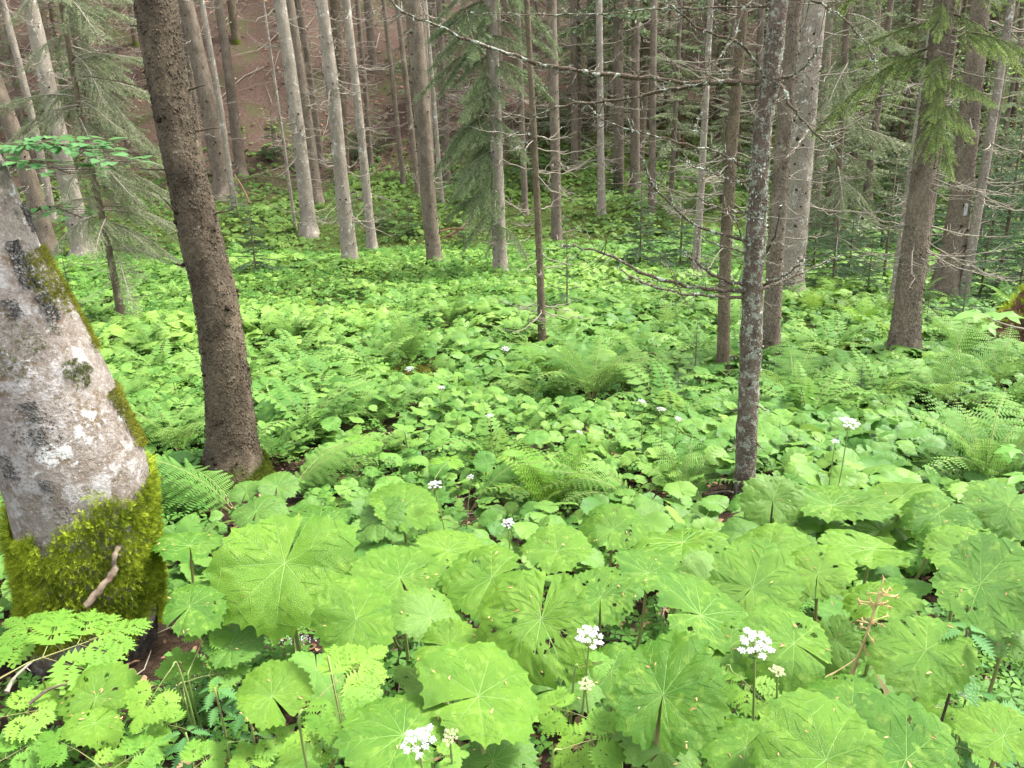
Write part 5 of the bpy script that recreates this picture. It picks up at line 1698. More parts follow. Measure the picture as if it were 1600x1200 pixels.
def chervil_leaf(seed, broad=1.0):
    """three times cut leaf, unit length along +Y, lying near the XY plane"""
    r = np.random.default_rng(seed)
    ge = Geo()

    def place(V, polys, o, ang, sc, tilt):
        c, s = math.cos(ang), math.sin(ang)
        W = V * sc
        W = np.stack([c * W[:, 0] + s * W[:, 1], -s * W[:, 0] + c * W[:, 1], W[:, 2] - tilt * sc * V[:, 1] ** 2], -1) + o
        W[:, 2] -= 0.16 * (np.hypot(W[:, 0], W[:, 1])) ** 2
        ge.add(W, polys)
    tl = [toothed(1, 0.60 * broad, 6), toothed(1, 0.52 * broad, 6)]

    def pinna(o, ang, sc):
        d = np.array([math.sin(ang), math.cos(ang), 0])
        for i, s in enumerate((0.22, 0.42, 0.6, 0.75)):
            for sg in (-1, 1):
                V, p = tl[i % 2]
                place(V, p, o + d * sc * s, ang + sg * r.uniform(0.75, 0.95), sc * 0.60 * (1 - s * 0.68) * r.uniform(0.9, 1.1), 0.1)
        V, p = tl[1]
        place(V, p, o + d * sc * 0.62, ang, sc * 0.42, 0.05)
        v, p = tube(np.array([o, o + d * sc * 0.7]) - np.array([0, 0, 0.004]), [0.004, 0.002], 4, False)
        v[:, 2] -= 0.16 * np.hypot(v[:, 0], v[:, 1]) ** 2
        ge.add(v, p, mat=1)
    for s, l in ((0.20, 0.62), (0.46, 0.44), (0.66, 0.28)):
        for sg in (-1, 1):
            pinna(np.array([0, s, 0]), sg * r.uniform(0.85, 1.1), l * r.uniform(0.92, 1.08))
    pinna(np.array([0, 0.72, 0]), r.normal() * 0.05, 0.34)
    pinna(np.array([0, 0.55, 0]), r.normal() * 0.05, 0.30)
    v, p = tube(np.array([[0, -0.25, -0.05], [0, 0.1, 0], [0, 0.8, -0.1]]), [0.010, 0.006, 0.003], 5, False)
    ge.add(v, p, mat=1)
    return ge


def umbel_geo(seed, bud=False):
    """flower head of unit radius, facing +Z, centre of its dome at the origin"""
    r = np.random.default_rng(seed)
    ge = Geo()
    a = np.arange(6) / 6 * 2 * PI
    base = np.array([0, 0, -0.75])
    fl = np.vstack([[[0, 0, 0.1]], np.stack([np.cos(a), np.sin(a), 0.15 * np.cos(a * 3)], -1)])
    tf = np.stack([np.zeros(6, int), np.arange(6) + 1, (np.arange(6) + 1) % 6 + 1], -1)
    n = 15
    for i in range(n):
        q = math.sqrt((i + 0.4) / n) * 0.86; b_ = i * 2.4
        c = np.array([q * math.cos(b_), q * math.sin(b_), 0.30 * (1 - q * q)]) + r.normal(size=3) * 0.04
        v, p = tube(np.array([base, (base + c) / 2 + np.array([0, 0, -0.08]), c - np.array([0, 0, 0.10])]), [0.02, 0.016, 0.014], 4, False)
        ge.add(v, p, mat=1)
        m = 14
        for j in range(m):
            e = math.sqrt((j + 0.4) / m) * 0.20; f = j * 2.4 + i
            pp = c + np.array([e * math.cos(f), e * math.sin(f), 0.05 - e * 0.2 + r.normal() * 0.012])
            nn = norm(np.array([[math.cos(f) * e * 2.2 + r.normal() * 0.3, math.sin(f) * e * 2.2 + r.normal() * 0.3, 1.0]]))
            Fm = frames(nn, np.array([r.uniform(0, 6)]))[0] * (0.036 if bud else r.uniform(0.042, 0.062))
            V = fl.copy()
            if bud: V[0, 2] = 1.2
            ge.add(V @ Fm.T + pp, [(tf, 0)], r.uniform())
    return ge


UMBELS = [  # head px,py, half width px, height over soil, bud, stem top offset, label
    (655, 1160, 31, .62, 0, 'largest white umbel, lowest of all, standing before a butterbur leaf'),
    (920, 997, 25, .60, 0, 'white umbel standing over the chewed butterbur leaf'),
    (1181, 1009, 31, .62, 0, 'round white umbel on a green stem in front of two butterbur leaves'),
    (915, 1070, 14, .52, 1, 'cream budding umbel below the white one at the chewed leaf'),
    (1005, 1101, 16, .52, 1, 'cream budding umbel against the deep green butterbur leaf'),
    (1215, 1050, 14, .50, 1, 'cream budding umbel beside the round white one'),
    (703, 1152, 15, .55, 1, 'cream budding umbel beside the largest white one'),
    (1326, 662, 18, .62, 0, 'tall white umbel on a long bare stem above the carpet'),
    (680, 758, 13, .5, 0, 'small white umbel beyond the raised butterbur leaf'),
    (794, 818, 11, .46, 0, 'pale pinkish umbel by the lime fern'),
    (1510, 1086, 13, .42, 0, 'small pinkish-white umbel near the nettle stem'),
    (735, 746, 7, .45, 0, 'tiny white umbel near the small white one beyond the raised leaf'),
    (640, 577, 8, .30, 0, 'white umbel at the hummock fern'),
    (790, 546, 8, .35, 0, 'white umbel beside the lone olive-brown stem'),
    (1003, 628, 8, .42, 0, 'white umbel at the biggest fern'),
    (1033, 640, 8, .42, 0, 'white umbel between the biggest fern and the brown young spruce'),
    (690, 606, 6, .38, 0, 'tiny white umbel amid the carpet below the hummock fern'),
    (905, 676, 6, .42, 0, 'tiny white umbel below the biggest fern'),
    (1305, 690, 7, .48, 0, 'tiny pale umbel just under the tall white one'),
    (1060, 655, 6, .4, 0, 'tiny white umbel by the foot of the brown young spruce'),
    (765, 650, 6, .42, 0, 'tiny white umbel in the open carpet'),
]
CHERVIL = [  # centre px,py, length px, direction deg, tilt, height, material, label
    (118, 1002, 205, 60, 14, .34, 'c', 'big finely cut chervil leaf before the mossy beech foot'),
    (55, 985, 130, 130, 18, .34, 'c', 'finely cut chervil leaf at the edge behind the big one'),
    (548, 1045, 130, 60, 22, .56, 'c', 'pale cut chervil leaf over the yellow-green butterbur leaf'),
    (530, 1110, 120, 280, 30, .54, 'c', 'pale cut chervil leaf pointing down below its twin'),
    (235, 1092, 90, 250, 30, .30, 'c', 'fresh chervil leaf at the pale grains'),
    (325, 985, 95, 80, 22, .34, 'c', 'chervil leaf in the gap by the mossy beech'),
    (40, 1110, 110, 40, 18, .26, 'c', 'chervil leaf over the bare soil at the corner'),
    (80, 1075, 60, 200, 18, .22, 'c', 'little chervil leaf on the bare soil'),
    (215, 1175, 90, 60, 18, .22, 'c', 'low chervil leaf at the lower edge by the soil'),
    (480, 1170, 100, 90, 22, .34, 'c', 'chervil leaf below the pale twin leaves'),
    (870, 1105, 85, 150, 22, .42, 'c', 'chervil leaf under the cream budding umbels'),
    (945, 1150, 110, 20, 26, .44, 'c', 'broad chervil leaf between the ragged and the deep green butterbur'),
    (905, 1165, 90, 220, 20, .38, 'c', 'chervil leaf low under the cream umbels'),
    (1000, 1150, 100, 330, 22, .40, 'c', 'chervil leaf by the brown butterbur stalk'),
    (1145, 1065, 75, 150, 22, .44, 'c', 'chervil leaf below the round white umbel'),
    (1185, 1085, 85, 300, 24, .44, 'c', 'chervil leaf hanging under the round white umbel'),
    (620, 1178, 70, 180, 22, .50, 'c', 'chervil leaf at the largest white umbel'),
    (700, 1180, 60, 20, 22, .50, 'c', 'chervil leaf under the cream umbel beside the largest white one'),
    (935, 1035, 50, 20, 22, .50, 'c', 'small chervil leaf on the umbel stem at the chewed leaf'),
    (1470, 1100, 85, 190, 20, .34, 'c', 'chervil leaf at the foot of the nettle'),
    (1530, 1115, 90, 330, 20, .32, 'c', 'chervil leaf spreading beside the small pinkish umbel'),
    (420, 1150, 80, 20, 18, .28, 'c', 'chervil leaf in the low greenery by the pale grains'),
    (700, 720, 60, 80, 10, .30, 'c', 'chervil leaf beyond the raised butterbur leaf'),
    (560, 690, 70, 40, 10, .30, 'c', 'chervil leaf in the dip behind the ferns'),
    (1330, 1165, 60, 60, 20, .38, 'c', 'chervil leaf above the lime butterbur leaf'),
    (140, 1050, 85, 20, 22, .24, 'c', 'chervil leaf just below the big finely cut one'),
    (280, 1040, 75, 100, 26, .26, 'c', 'chervil leaf over the soil right of the mossy beech foot'),
    (345, 1050, 80, 30, 24, .26, 'c', 'chervil leaf above the pale grains'),
    (260, 1130, 75, 160, 22, .22, 'c', 'chervil leaf beside the low nettle'),
    (100, 1160, 90, 140, 20, .22, 'c', 'chervil leaf under the torn pale butterbur leaf'),
    (30, 1170, 90, 60, 20, .20, 'c', 'chervil leaf at the very corner on the soil'),
    (320, 1185, 85, 60, 22, .24, 'c', 'chervil leaf at the lower edge below the nettles'),
    (390, 1190, 80, 110, 22, .26, 'c', 'chervil leaf at the lower edge beside the dark stems'),
    (165, 1195, 70, 30, 20, .20, 'c', 'small chervil leaf at the lower edge under the crumpled leaf'),
]


def build_herbs():
    r = np.random.default_rng(81)
    lm = [chervil_leaf(i, 1.0 + 0.25 * i).mesh('leaf', [M['chervil'], M['stalk']]) for i in range(3)]
    um = [umbel_geo(i).mesh('flower_head', [M['petal'], M['stalk']]) for i in range(3)]
    ub = [umbel_geo(9 + i, True).mesh('flower_head', [M['bud'], M['stalk']]) for i in range(2)]
    for q, (px, py, hw, h, bud, label) in enumerate(UMBELS):
        P = hit(px, py, h)
        rad = hw * mpp(P)
        gz = float(g(P[0], P[1]))
        foot = np.array([P[0] + r.normal() * 0.03 - (0.05 if q == 7 else 0), P[1] + 0.04, gz - 0.02])
        t = thing('umbel_plant', label, 'flower', foot, 'white umbels among the butterbur')
        top = P - np.array([0, 0, 0.72 * rad])
        S = smooth_path([foot, (foot + top) / 2 + np.array([r.normal() * 0.012, 0, 0]), top], 8)
        ge = Geo(); v, p = tube(S, np.linspace(0.0038, 0.0022, 8), 6, False); ge.add(v - foot, p)
        part('stem', ge.mesh('stem', M['stem_green']), t)
        tw = norm(CAM - P)
        nn = norm(np.array([r.normal() * 0.15, -0.30 + r.normal() * 0.1, 1.0]))
        Fm = frames(nn[None], np.array([r.uniform(0, 6)]))[0]
        part('flower_head', (ub[q % 2] if bud else um[q % 3]), t, mat4(Fm * rad, P - foot))
        if hw > 10:
            for k in range(3):
                c = S[int(r.integers(2, 6))]
                az = r.uniform(0, 6.28)
                Fm = frames(np.array([[math.cos(az) * 0.35, math.sin(az) * 0.35, 1.0]]), np.array([az]))[0] * r.uniform(0.06, 0.11)
                part('leaf', lm[k % 3], t, mat4(Fm, c + Fm[:, 1] * 0.25 - foot))
    for q, (px, py, Lp, ang, tilt, h, mt, label) in enumerate(CHERVIL):
        P = hit(px, py, h)
        L = Lp * mpp(P) * 0.92
        Fm = leaf_frame(P, math.radians(tilt), math.radians(ang)) * L
        O = P - Fm[:, 1] * 0.45
        gz = float(g(O[0], O[1]))
        foot = np.array([O[0] - Fm[0, 1] * 0.45 + r.normal() * 0.02, O[1] - Fm[1, 1] * 0.25 + 0.05, gz - 0.02])
        t = thing('chervil_plant', label, 'plant', foot, 'finely cut chervil leaves near the camera')
        part('leaf', lm[q % 3], t, mat4(Fm, O - foot))
        E = O - Fm[:, 1] * 0.25 - Fm[:, 2] * 0.05
        S = smooth_path([foot, foot * 0.45 + E * 0.55 - Fm[:, 1] * 0.12, E - Fm[:, 1] * 0.14 - np.array([0, 0, 0.08 * L]), E], 12)
        ge = Geo(); v, p = tube(S, np.linspace(0.0036, 0.0022, 12), 6, False); ge.add(v - foot, p)
        part('stalk', ge.mesh('stalk', M['stem_green']), t)

    # nettle-like plants
    V, pl = toothed(1, 0.62, 9, 0.25)
    V[:, 2] -= 0.2 * V[:, 1] ** 2
    ge = Geo(); ge.add(V, pl)
    nl = ge.mesh('leaf', M['nettle'])
    for (x0, y0, x1, y1, h, s, label) in ((1462, 1130, 1512, 985, .55, 0.085, 'tall dark-stemmed nettle with toothed blue-green leaves at the top'),
                                         (325, 1150, 335, 1075, .30, 0.062, 'young nettle with insect-holed leaves above the pale grains'),
                                         (285, 1175, 290, 1145, .24, 0.062, 'low nettle in front of the pale grains'),
                                         (372, 1130, 380, 1085, .26, 0.058, 'nettle leaning beside the pale grains'),
                                         (1560, 1150, 1555, 1100, .34, 0.07, 'nettle with drooping leaves at the far lower corner'),
                                         (1515, 1190, 1500, 1150, .26, 0.06, 'low nettle by the long butterbur leaf')):
        T = hit(x1, y1, h)
        foot = T.copy(); foot[2] = float(g(T[0], T[1])) - 0.02
        if y0 - y1 > 100:
            foot = foot + R_ * (x0 - x1) * mpp(T) * 1.2; foot[2] = float(g(foot[0], foot[1])) - 0.02
        t = thing('nettle_plant', label, 'plant', foot, 'nettles at the near edge')
        S = smooth_path([foot, (foot + T) / 2 + np.array([0.01, 0, 0]), T], 8)
        ge = Geo(); v, p = tube(S, np.linspace(0.004, 0.0025, 8), 6); ge.add(v - foot, p)
        part('stem', ge.mesh('stem', M['twig_dark'] if h > .5 else M['stalk']), t)
        nlev = 4
        for k in range(nlev):
            c = S[7 - k * (1 if k < 2 else 2) + (1 if k >= 2 else 0)]
            for j in range(4 if k < 2 else 2):
                az = k * 1.57 + j * (PI / 2 if k < 2 else PI) + r.normal() * 0.2
                el = r.uniform(0.1, 0.5)
                Fm = frames(np.array([[math.cos(az) * el * 0.8, math.sin(az) * el * 0.8, 1.0]]), np.array([az]))[0]
                part('leaf', nl, t, mat4(Fm * s * r.uniform(0.8, 1.15) * (0.75 if k == 0 and j > 1 else 1), c - foot + Fm[:, 1] * 0.012))

    # withered butterbur flower stalk
    T = hit(1375, 925, .62); foot = hit(1330, 1060, .2); foot[2] = float(g(foot[0], foot[1])) - 0.02
    B = at_y(1322, 1075, T[1] - 0.02)
    foot = B + (B - T) * max(0.2, (B[2] - float(g(B[0], B[1])) + 0.02) / (T[2] - B[2]))
    t = thing('withered_flower_stalk', 'tan withered butterbur flower stalk with dry branching head', 'flower', foot)
    S = smooth_path([foot, B, (B + T) / 2 + np.array([0.004, 0, 0]), T], 14)
    ge = Geo(); v, p = tube(S, np.linspace(0.0042, 0.0026, 14), 8); ge.add(v - foot, p)
    part('stem', ge.mesh('stem', M['tan']), t)
    ge = Geo()
    for i in range(26):
        s = r.uniform(0.72, 1.0); c = np.array([np.interp(s, np.linspace(0, 1, 14), S[:, k]) for k in range(3)])
        d = norm(np.array([r.normal(), r.normal() * 0.7, r.uniform(0.0, 0.8)])) * r.uniform(0.015, 0.042)
        v, p = tube(np.array([c, c + d * 0.6, c + d]) - foot, [0.0016, 0.0012, 0.0018], 4); ge.add(v, p)
        for _ in range(4):
            e = norm(r.normal(size=3) + d / np.linalg.norm(d)) * 0.008
            v, p = tube(np.array([c + d, c + d + e]) - foot, [0.0014, 0.0005], 3); ge.add(v, p, mat=1)
    part('dry_head', ge.mesh('dry_head', [M['tan'], M['scale']]), t)
    V, pl = oval_leaf(0.030, 0.010, 0.5)[:2]
    for s, az in ((0.45, 0.5), (0.32, 2.6), (0.58, -0.6), (0.66, 2.2)):
        c = np.array([np.interp(s, np.linspace(0, 1, 14), S[:, k]) for k in range(3)])
        ge = Geo(); ge.add(V, pl)
        Fm = frames(np.array([[math.cos(az), math.sin(az), 0.9]]), np.array([az]))[0]
        part('bract', ge.mesh('bract', M['tan']), t, mat4(Fm, c - foot))

    # sycamore shoots coming in from the side
    for (stem, leaves, label) in (([(1640, 520), (1590, 512), (1552, 500), (1520, 480)], [(1530, 488, 36, 160), (1572, 494, 40, 80), (1545, 508, 22, 280)], 'pale twig of lobed sycamore leaves in front of the mossy stump'),
                                  ([(1640, 735), (1605, 715), (1585, 700)], [(1583, 700, 26, 170), (1598, 742, 30, 230), (1580, 715, 20, 120)], 'few shaded sycamore leaves on a twig above the slanting butterbur leaf')):
        Y0 = 3.0
        P = np.array([at_y(x, y, Y0) for x, y in stem])
        b = P[0]
        t = thing('sycamore_twig', label, 'twig', b)
        ge = Geo(); v, p = tube(smooth_path(P, 10) - b, np.linspace(0.005, 0.002, 10), 6); ge.add(v, p)
        part('stem', ge.mesh('stem', M['twig']), t)
        for (x, y, s, ang) in leaves:
            L = s * mpp(P[1]); c = at_y(x, y, Y0 + r.normal() * 0.03)
            V = [(0, 0, 0)]
            for dg, rr in ((-150, .35), (-120, .62), (-95, .40), (-75, .55), (-62, .92), (-48, .60), (-30, .52), (-14, .78), (0, 1.05), (14, .78), (30, .52), (48, .60), (62, .92), (75, .55), (95, .40), (120, .62), (150, .35)):
                q = math.radians(dg); V.append((rr * math.sin(q), rr * math.cos(q), -0.25 * rr ** 2 + 0.06 * math.sin(q * 5)))
            T_ = [[0, i, i + 1] for i in range(1, 17)]
            ge = Geo(); ge.add(np.array(V), [(np.array(T_), 0)], r.uniform(0, 1))
            Fm = leaf_frame(c, math.radians(r.uniform(5, 40)), math.radians(ang)) * L
            part('leaf', ge.mesh('leaf', M['maple']), t, mat4(Fm, c - b))


# ================================================================== UNDERSTORY, STUMP, WOOD
SAPS = [  # foot px, py, height px, variant, label
    (402, 440, 125, 0, 'bushy young spruce at the clearing edge behind the dark trunk'),
    (372, 345, 60, 1, 'small young spruce below the fallen red branch'),
    (886, 492, 130, 2, 'thin-branched young spruce beside the lone olive-brown stem'),
    (1085, 612, 120, 2, 'wispy grey spruce seedling left of the brown young spruce'),
    (1058, 640, 75, 1, 'dense little spruce at the foot of the brown young spruce'),
    (1340, 640, 75, 1, 'tiny blue-green spruce in the ferns before the mossy mound'),
    (1000, 425, 150, 0, 'dark bushy spruce left of the whitish pole'),
    (1062, 430, 150, 0, 'spreading young spruce right behind the whitish pole'),
    (1300, 455, 150, 0, 'young spruce in the thicket behind the broad pale grey trunk'),
    (1355, 462, 110, 1, 'young spruce at the thicket edge near the thin leaning stem'),
    (1380, 440, 190, 2, 'slender young spruce between the thicket and the sturdy brown trunk'),
    (1560, 440, 260, 0, 'wide dark young spruce behind the mossy stump'),
    (1590, 380, 240, 0, 'tall young spruce at the far edge beyond the stump'),
    (1500, 520, 95, 1, 'low young spruce spreading before the purple-grey trunk'),
    (1445, 520, 80, 1, 'low bushy spruce at the foot of the sturdy brown trunk'),
    (1540, 300, 170, 0, 'young spruce on the bank above the stump'),
    (960, 300, 60, 1, 'small round spruce on the mossy bank'),
    (740, 330, 95, 0, 'young spruce on the bank behind the drooping boughs'),
    (120, 520, 130, 2, 'wispy young spruce behind the leaning beech'),
    (330, 420, 95, 0, 'young spruce right behind the dark trunk'),
    (1180, 300, 120, 0, 'young spruce on the bank behind the lichen-crusted tree'),
    (1240, 330, 130, 2, 'thin young spruce on the bank behind the broad pale trunk'),
    (1420, 360, 160, 0, 'young spruce far behind the sturdy brown trunk'),
    (1270, 430, 130, 0, 'dark young spruce against the foot of the broad pale trunk'),
    (1325, 440, 140, 0, 'dark young spruce in the shade under the olive boughs'),
    (1375, 400, 150, 0, 'young spruce behind the thin leaning stem'),
    (1450, 400, 150, 0, 'young spruce beside the purple-grey trunk'),
    (1530, 470, 150, 1, 'broad low spruce just behind the stump moss'),
    (1590, 470, 170, 0, 'blue-green young spruce at the stump, touching the edge'),
    (1545, 400, 190, 0, 'young spruce leaning over behind the pale lichened pole'),
    (640, 372, 60, 1, 'dark bushy spruce at the stream hollow before the brown slope'),
    (600, 362, 50, 1, 'small dark spruce at the hollow next to the slim pale spruce'),
    (725, 385, 55, 1, 'dark little spruce at the stream under the drooping boughs'),
    (1010, 400, 60, 1, 'low dark spruce on the stream edge left of the whitish pole'),
    (560, 250, 70, 0, 'young spruce at the foot of the brown slope'),
    (430, 250, 80, 0, 'young spruce on the slope foot left of the close pair'),
    (830, 300, 90, 1, 'little spruce on the bank beside the violet-grey stem'),
]


def build_understory():
    r = np.random.default_rng(91)
    cm = []
    for i, (h, rad, nb) in enumerate(((1.0, 0.42, 56), (1.0, 0.50, 44), (1.0, 0.26, 34))):
        cm.append(crown_geo(h, rad, 200 + i, 0.05, nb, False, 0.2).mesh('crown', [M['needle_blue'], M['twig_dark']]))
    ge = Geo(); v, p = tube(np.array([[0, 0, -0.05], [0.005, 0, 0.5], [0, 0, 1.0]]), [0.012, 0.008, 0.002], 6); ge.add(v, p)
    sm = ge.mesh('trunk', M['bark_brown'])
    for px, py, hp, v_, label in SAPS:
        P = hit(px, py)
        H = hp * mpp(P) / math.cos(PITCH) * 0.98
        t = thing('young_spruce', label, 'young tree', P, 'young spruces of the undergrowth')
        az = r.uniform(0, 6.28)
        m = Matrix.Rotation(az, 4, 'Z') @ Matrix.Diagonal((H, H, H, 1))
        part('crown', cm[v_], t, m); part('trunk', sm, t, m)
    # leafy beech saplings on the pale green side
    for k, (px, py, hp, label) in enumerate(((1585, 350, 320, 'pale green beech sapling at the far edge of the wood'), (1480, 300, 240, 'airy beech sapling behind the purple-grey trunk'),
                                             (1340, 260, 230, 'leafy sapling filling the gap behind the olive boughs'), (950, 150, 120, 'light green sapling high on the bank near the slim pale spruce'),
                                             (1090, 200, 190, 'light green sapling on the bank behind the whitish pole'), (120, 250, 150, 'leafy sapling glimpsed between the trunk and the grey-green boughs'),
                                             (270, 180, 110, 'sapling with bright leaves beside the dark trunk'), (1200, 190, 190, 'pale sapling behind the lichen-crusted tree'), (1420, 210, 200, 'pale sapling behind the sturdy brown trunk'))):
        P = hit(px, py)
        H = max(hp * mpp(P), 1.2)
        t = thing('beech_sapling', label, 'young tree', P, 'leafy saplings in the background')
        ge = Geo(); gl = Geo()
        S = smooth_path([np.zeros(3), np.array([0.05 * H, 0, 0.5 * H]), np.array([0.0, 0, H])], 8)
        v, p = tube(S, np.linspace(0.03, 0.008, 8), 6); ge.add(v, p)
        n = 16
        pos, nn, ya = [], [], []
        for i in range(n):
            s = 0.2 + 0.8 * (i + r.uniform()) / n
            c = np.array([np.interp(s, np.linspace(0, 1, 8), S[:, q]) for q in range(3)])
            az = r.uniform(0, 6.28); l = H * 0.42 * (1.15 - s) * r.uniform(0.6, 1.2) + 0.2
            d = np.array([math.cos(az), math.sin(az), r.uniform(0.1, 0.4)])
            v, p = tube(np.array([c, c + d * l * 0.5 + [0, 0, 0.05], c + d * l]), [0.010, 0.006, 0.003], 4); ge.add(v, p)
            for _ in range(38):
                q = c + d * l * r.uniform(0.25, 1.05) + r.normal(size=3) * np.array([0.16, 0.16, 0.07]) * (0.5 + H * 0.12)
                pos.append(q); nn.append([r.normal() * 0.4, r.normal() * 0.4, 1]); ya.append(r.uniform(0, 6.28))
        m = len(pos)
        scatter(gl, oval_leaf(), frames(np.array(nn), np.array(ya)) * r.uniform(0.055, 0.10, m)[:, None, None], np.array(pos), r.uniform(0, 1, m))
        part('trunk', ge.mesh('trunk', M['twig_dark']), t)
        part('crown', gl.mesh('crown', M['maple' if k in (0, 1, 3) else 'beech']), t)


def lump_geo(rx, ry, rz, seed, amp=0.18, n=40, m=16):
    a = np.arange(n) / n * 2 * PI
    e = np.linspace(-0.25, PI / 2, m)
    A, E = np.meshgrid(a, e)
    D = np.stack([np.cos(E) * np.cos(A), np.cos(E) * np.sin(A), np.sin(E)], -1)
    s = 1 + amp * vnoise(D, 2.2, seed) + amp * 0.4 * vnoise(D, 6, seed + 1)
    return D * s[..., None] * np.array([rx, ry, rz]), D


def mossy_lump(name, label, cat, P, rx, ry, rz, seed, n, mat, length, wood='moss_base', top=0.0, roots=False):
    r = np.random.default_rng(seed)
    V, D = lump_geo(rx, ry, rz, seed)
    t = thing(name, label, cat, P)
    ge = Geo(); ge.add(V, [(grid_polys(V.shape[0], V.shape[1], True), 0)])
    part('core', ge.mesh('core', M[wood]), t)
    Vf, Df = V.reshape(-1, 3), D.reshape(-1, 3)
    k = r.integers(0, len(Vf), n)
    Q = Vf[k] + r.normal(size=(n, 3)) * 0.012
    Q = Q[Df[k][:, 2] > top]; kk = k[Df[k][:, 2] > top]
    ge = Geo()
    tm = plume_tmpl(seed)
    scatter(ge, tm, frames(norm(Df[kk] + r.normal(size=(len(kk), 3)) * 0.4), r.uniform(0, 6.28, len(kk))) * (length * r.uniform(0.6, 1.3, len(kk)))[:, None, None], Q, np.clip(r.normal(size=len(kk)) * 0.22 + 0.45, 0, 1))
    part('moss_cover', ge.mesh('moss_cover', M[mat]), t)
    if roots:
        for i in range(11):
            az = r.uniform(-PI, 0) if i < 8 else r.uniform(0, PI)
            s = np.array([math.cos(az) * rx * 0.8, math.sin(az) * ry * 0.8, rz * r.uniform(0.1, 0.5)])
            d = np.array([math.cos(az + r.normal() * 0.4), math.sin(az + r.normal() * 0.4), -0.4])
            pts = smooth_path([s * 0.6, s, s + d * 0.18 + r.normal(size=3) * 0.05, s + d * r.uniform(0.3, 0.5) + r.normal(size=3) * 0.06], 10)
            ge = Geo(); v, p = tube(pts, np.linspace(0.04, 0.01, 10) * r.uniform(0.6, 1.2), 7); ge.add(v, p)
            part('root', ge.mesh('root', M['wood_red']), t)
    return t


def lying_wood(name, label, cat, pts, Y, th, mat, seed, forks=3):
    """pts: photo pixels; Y: forward distance at each"""
    r = np.random.default_rng(seed)
    P = np.array([at_y(x, y, q) for (x, y), q in zip(pts, Y)])
    m = len(P) * 5
    Q = smooth_path(P, m)
    ext = np.linalg.norm(P[-1] - P[0])
    Q[1:-1] += r.normal(size=(m - 2, 3)) * ext * 0.004
    b = Q[0].copy()
    rad = np.linspace(th, th * 0.5, m) / 2 * mpp(P[0]) * (1 + 0.12 * r.normal(size=m))
    ge = Geo(); v, p = tube(Q - b, rad, 10); ge.add(v, p)
    t = thing(name, label, cat, b)
    part('stem', ge.mesh('stem', M[mat]), t)
    for _ in range(forks):
        i = int(r.integers(2, m - 2))
        d = norm(np.gradient(Q, axis=0)[i] * 0.7 + r.normal(size=3) * 0.7 * np.linalg.norm(np.gradient(Q, axis=0)[i]))
        l = ext * r.uniform(0.12, 0.3)
        ge = Geo(); v, p = tube(smooth_path([Q[i] - b, Q[i] - b + d * l * 0.5 + r.normal(size=3) * l * 0.06, Q[i] - b + d * l], 6), np.linspace(rad[i] * 0.6, rad[i] * 0.2, 6), 6); ge.add(v, p)
        part('side_twig', ge.mesh('side_twig', M[mat]), t)
    return t


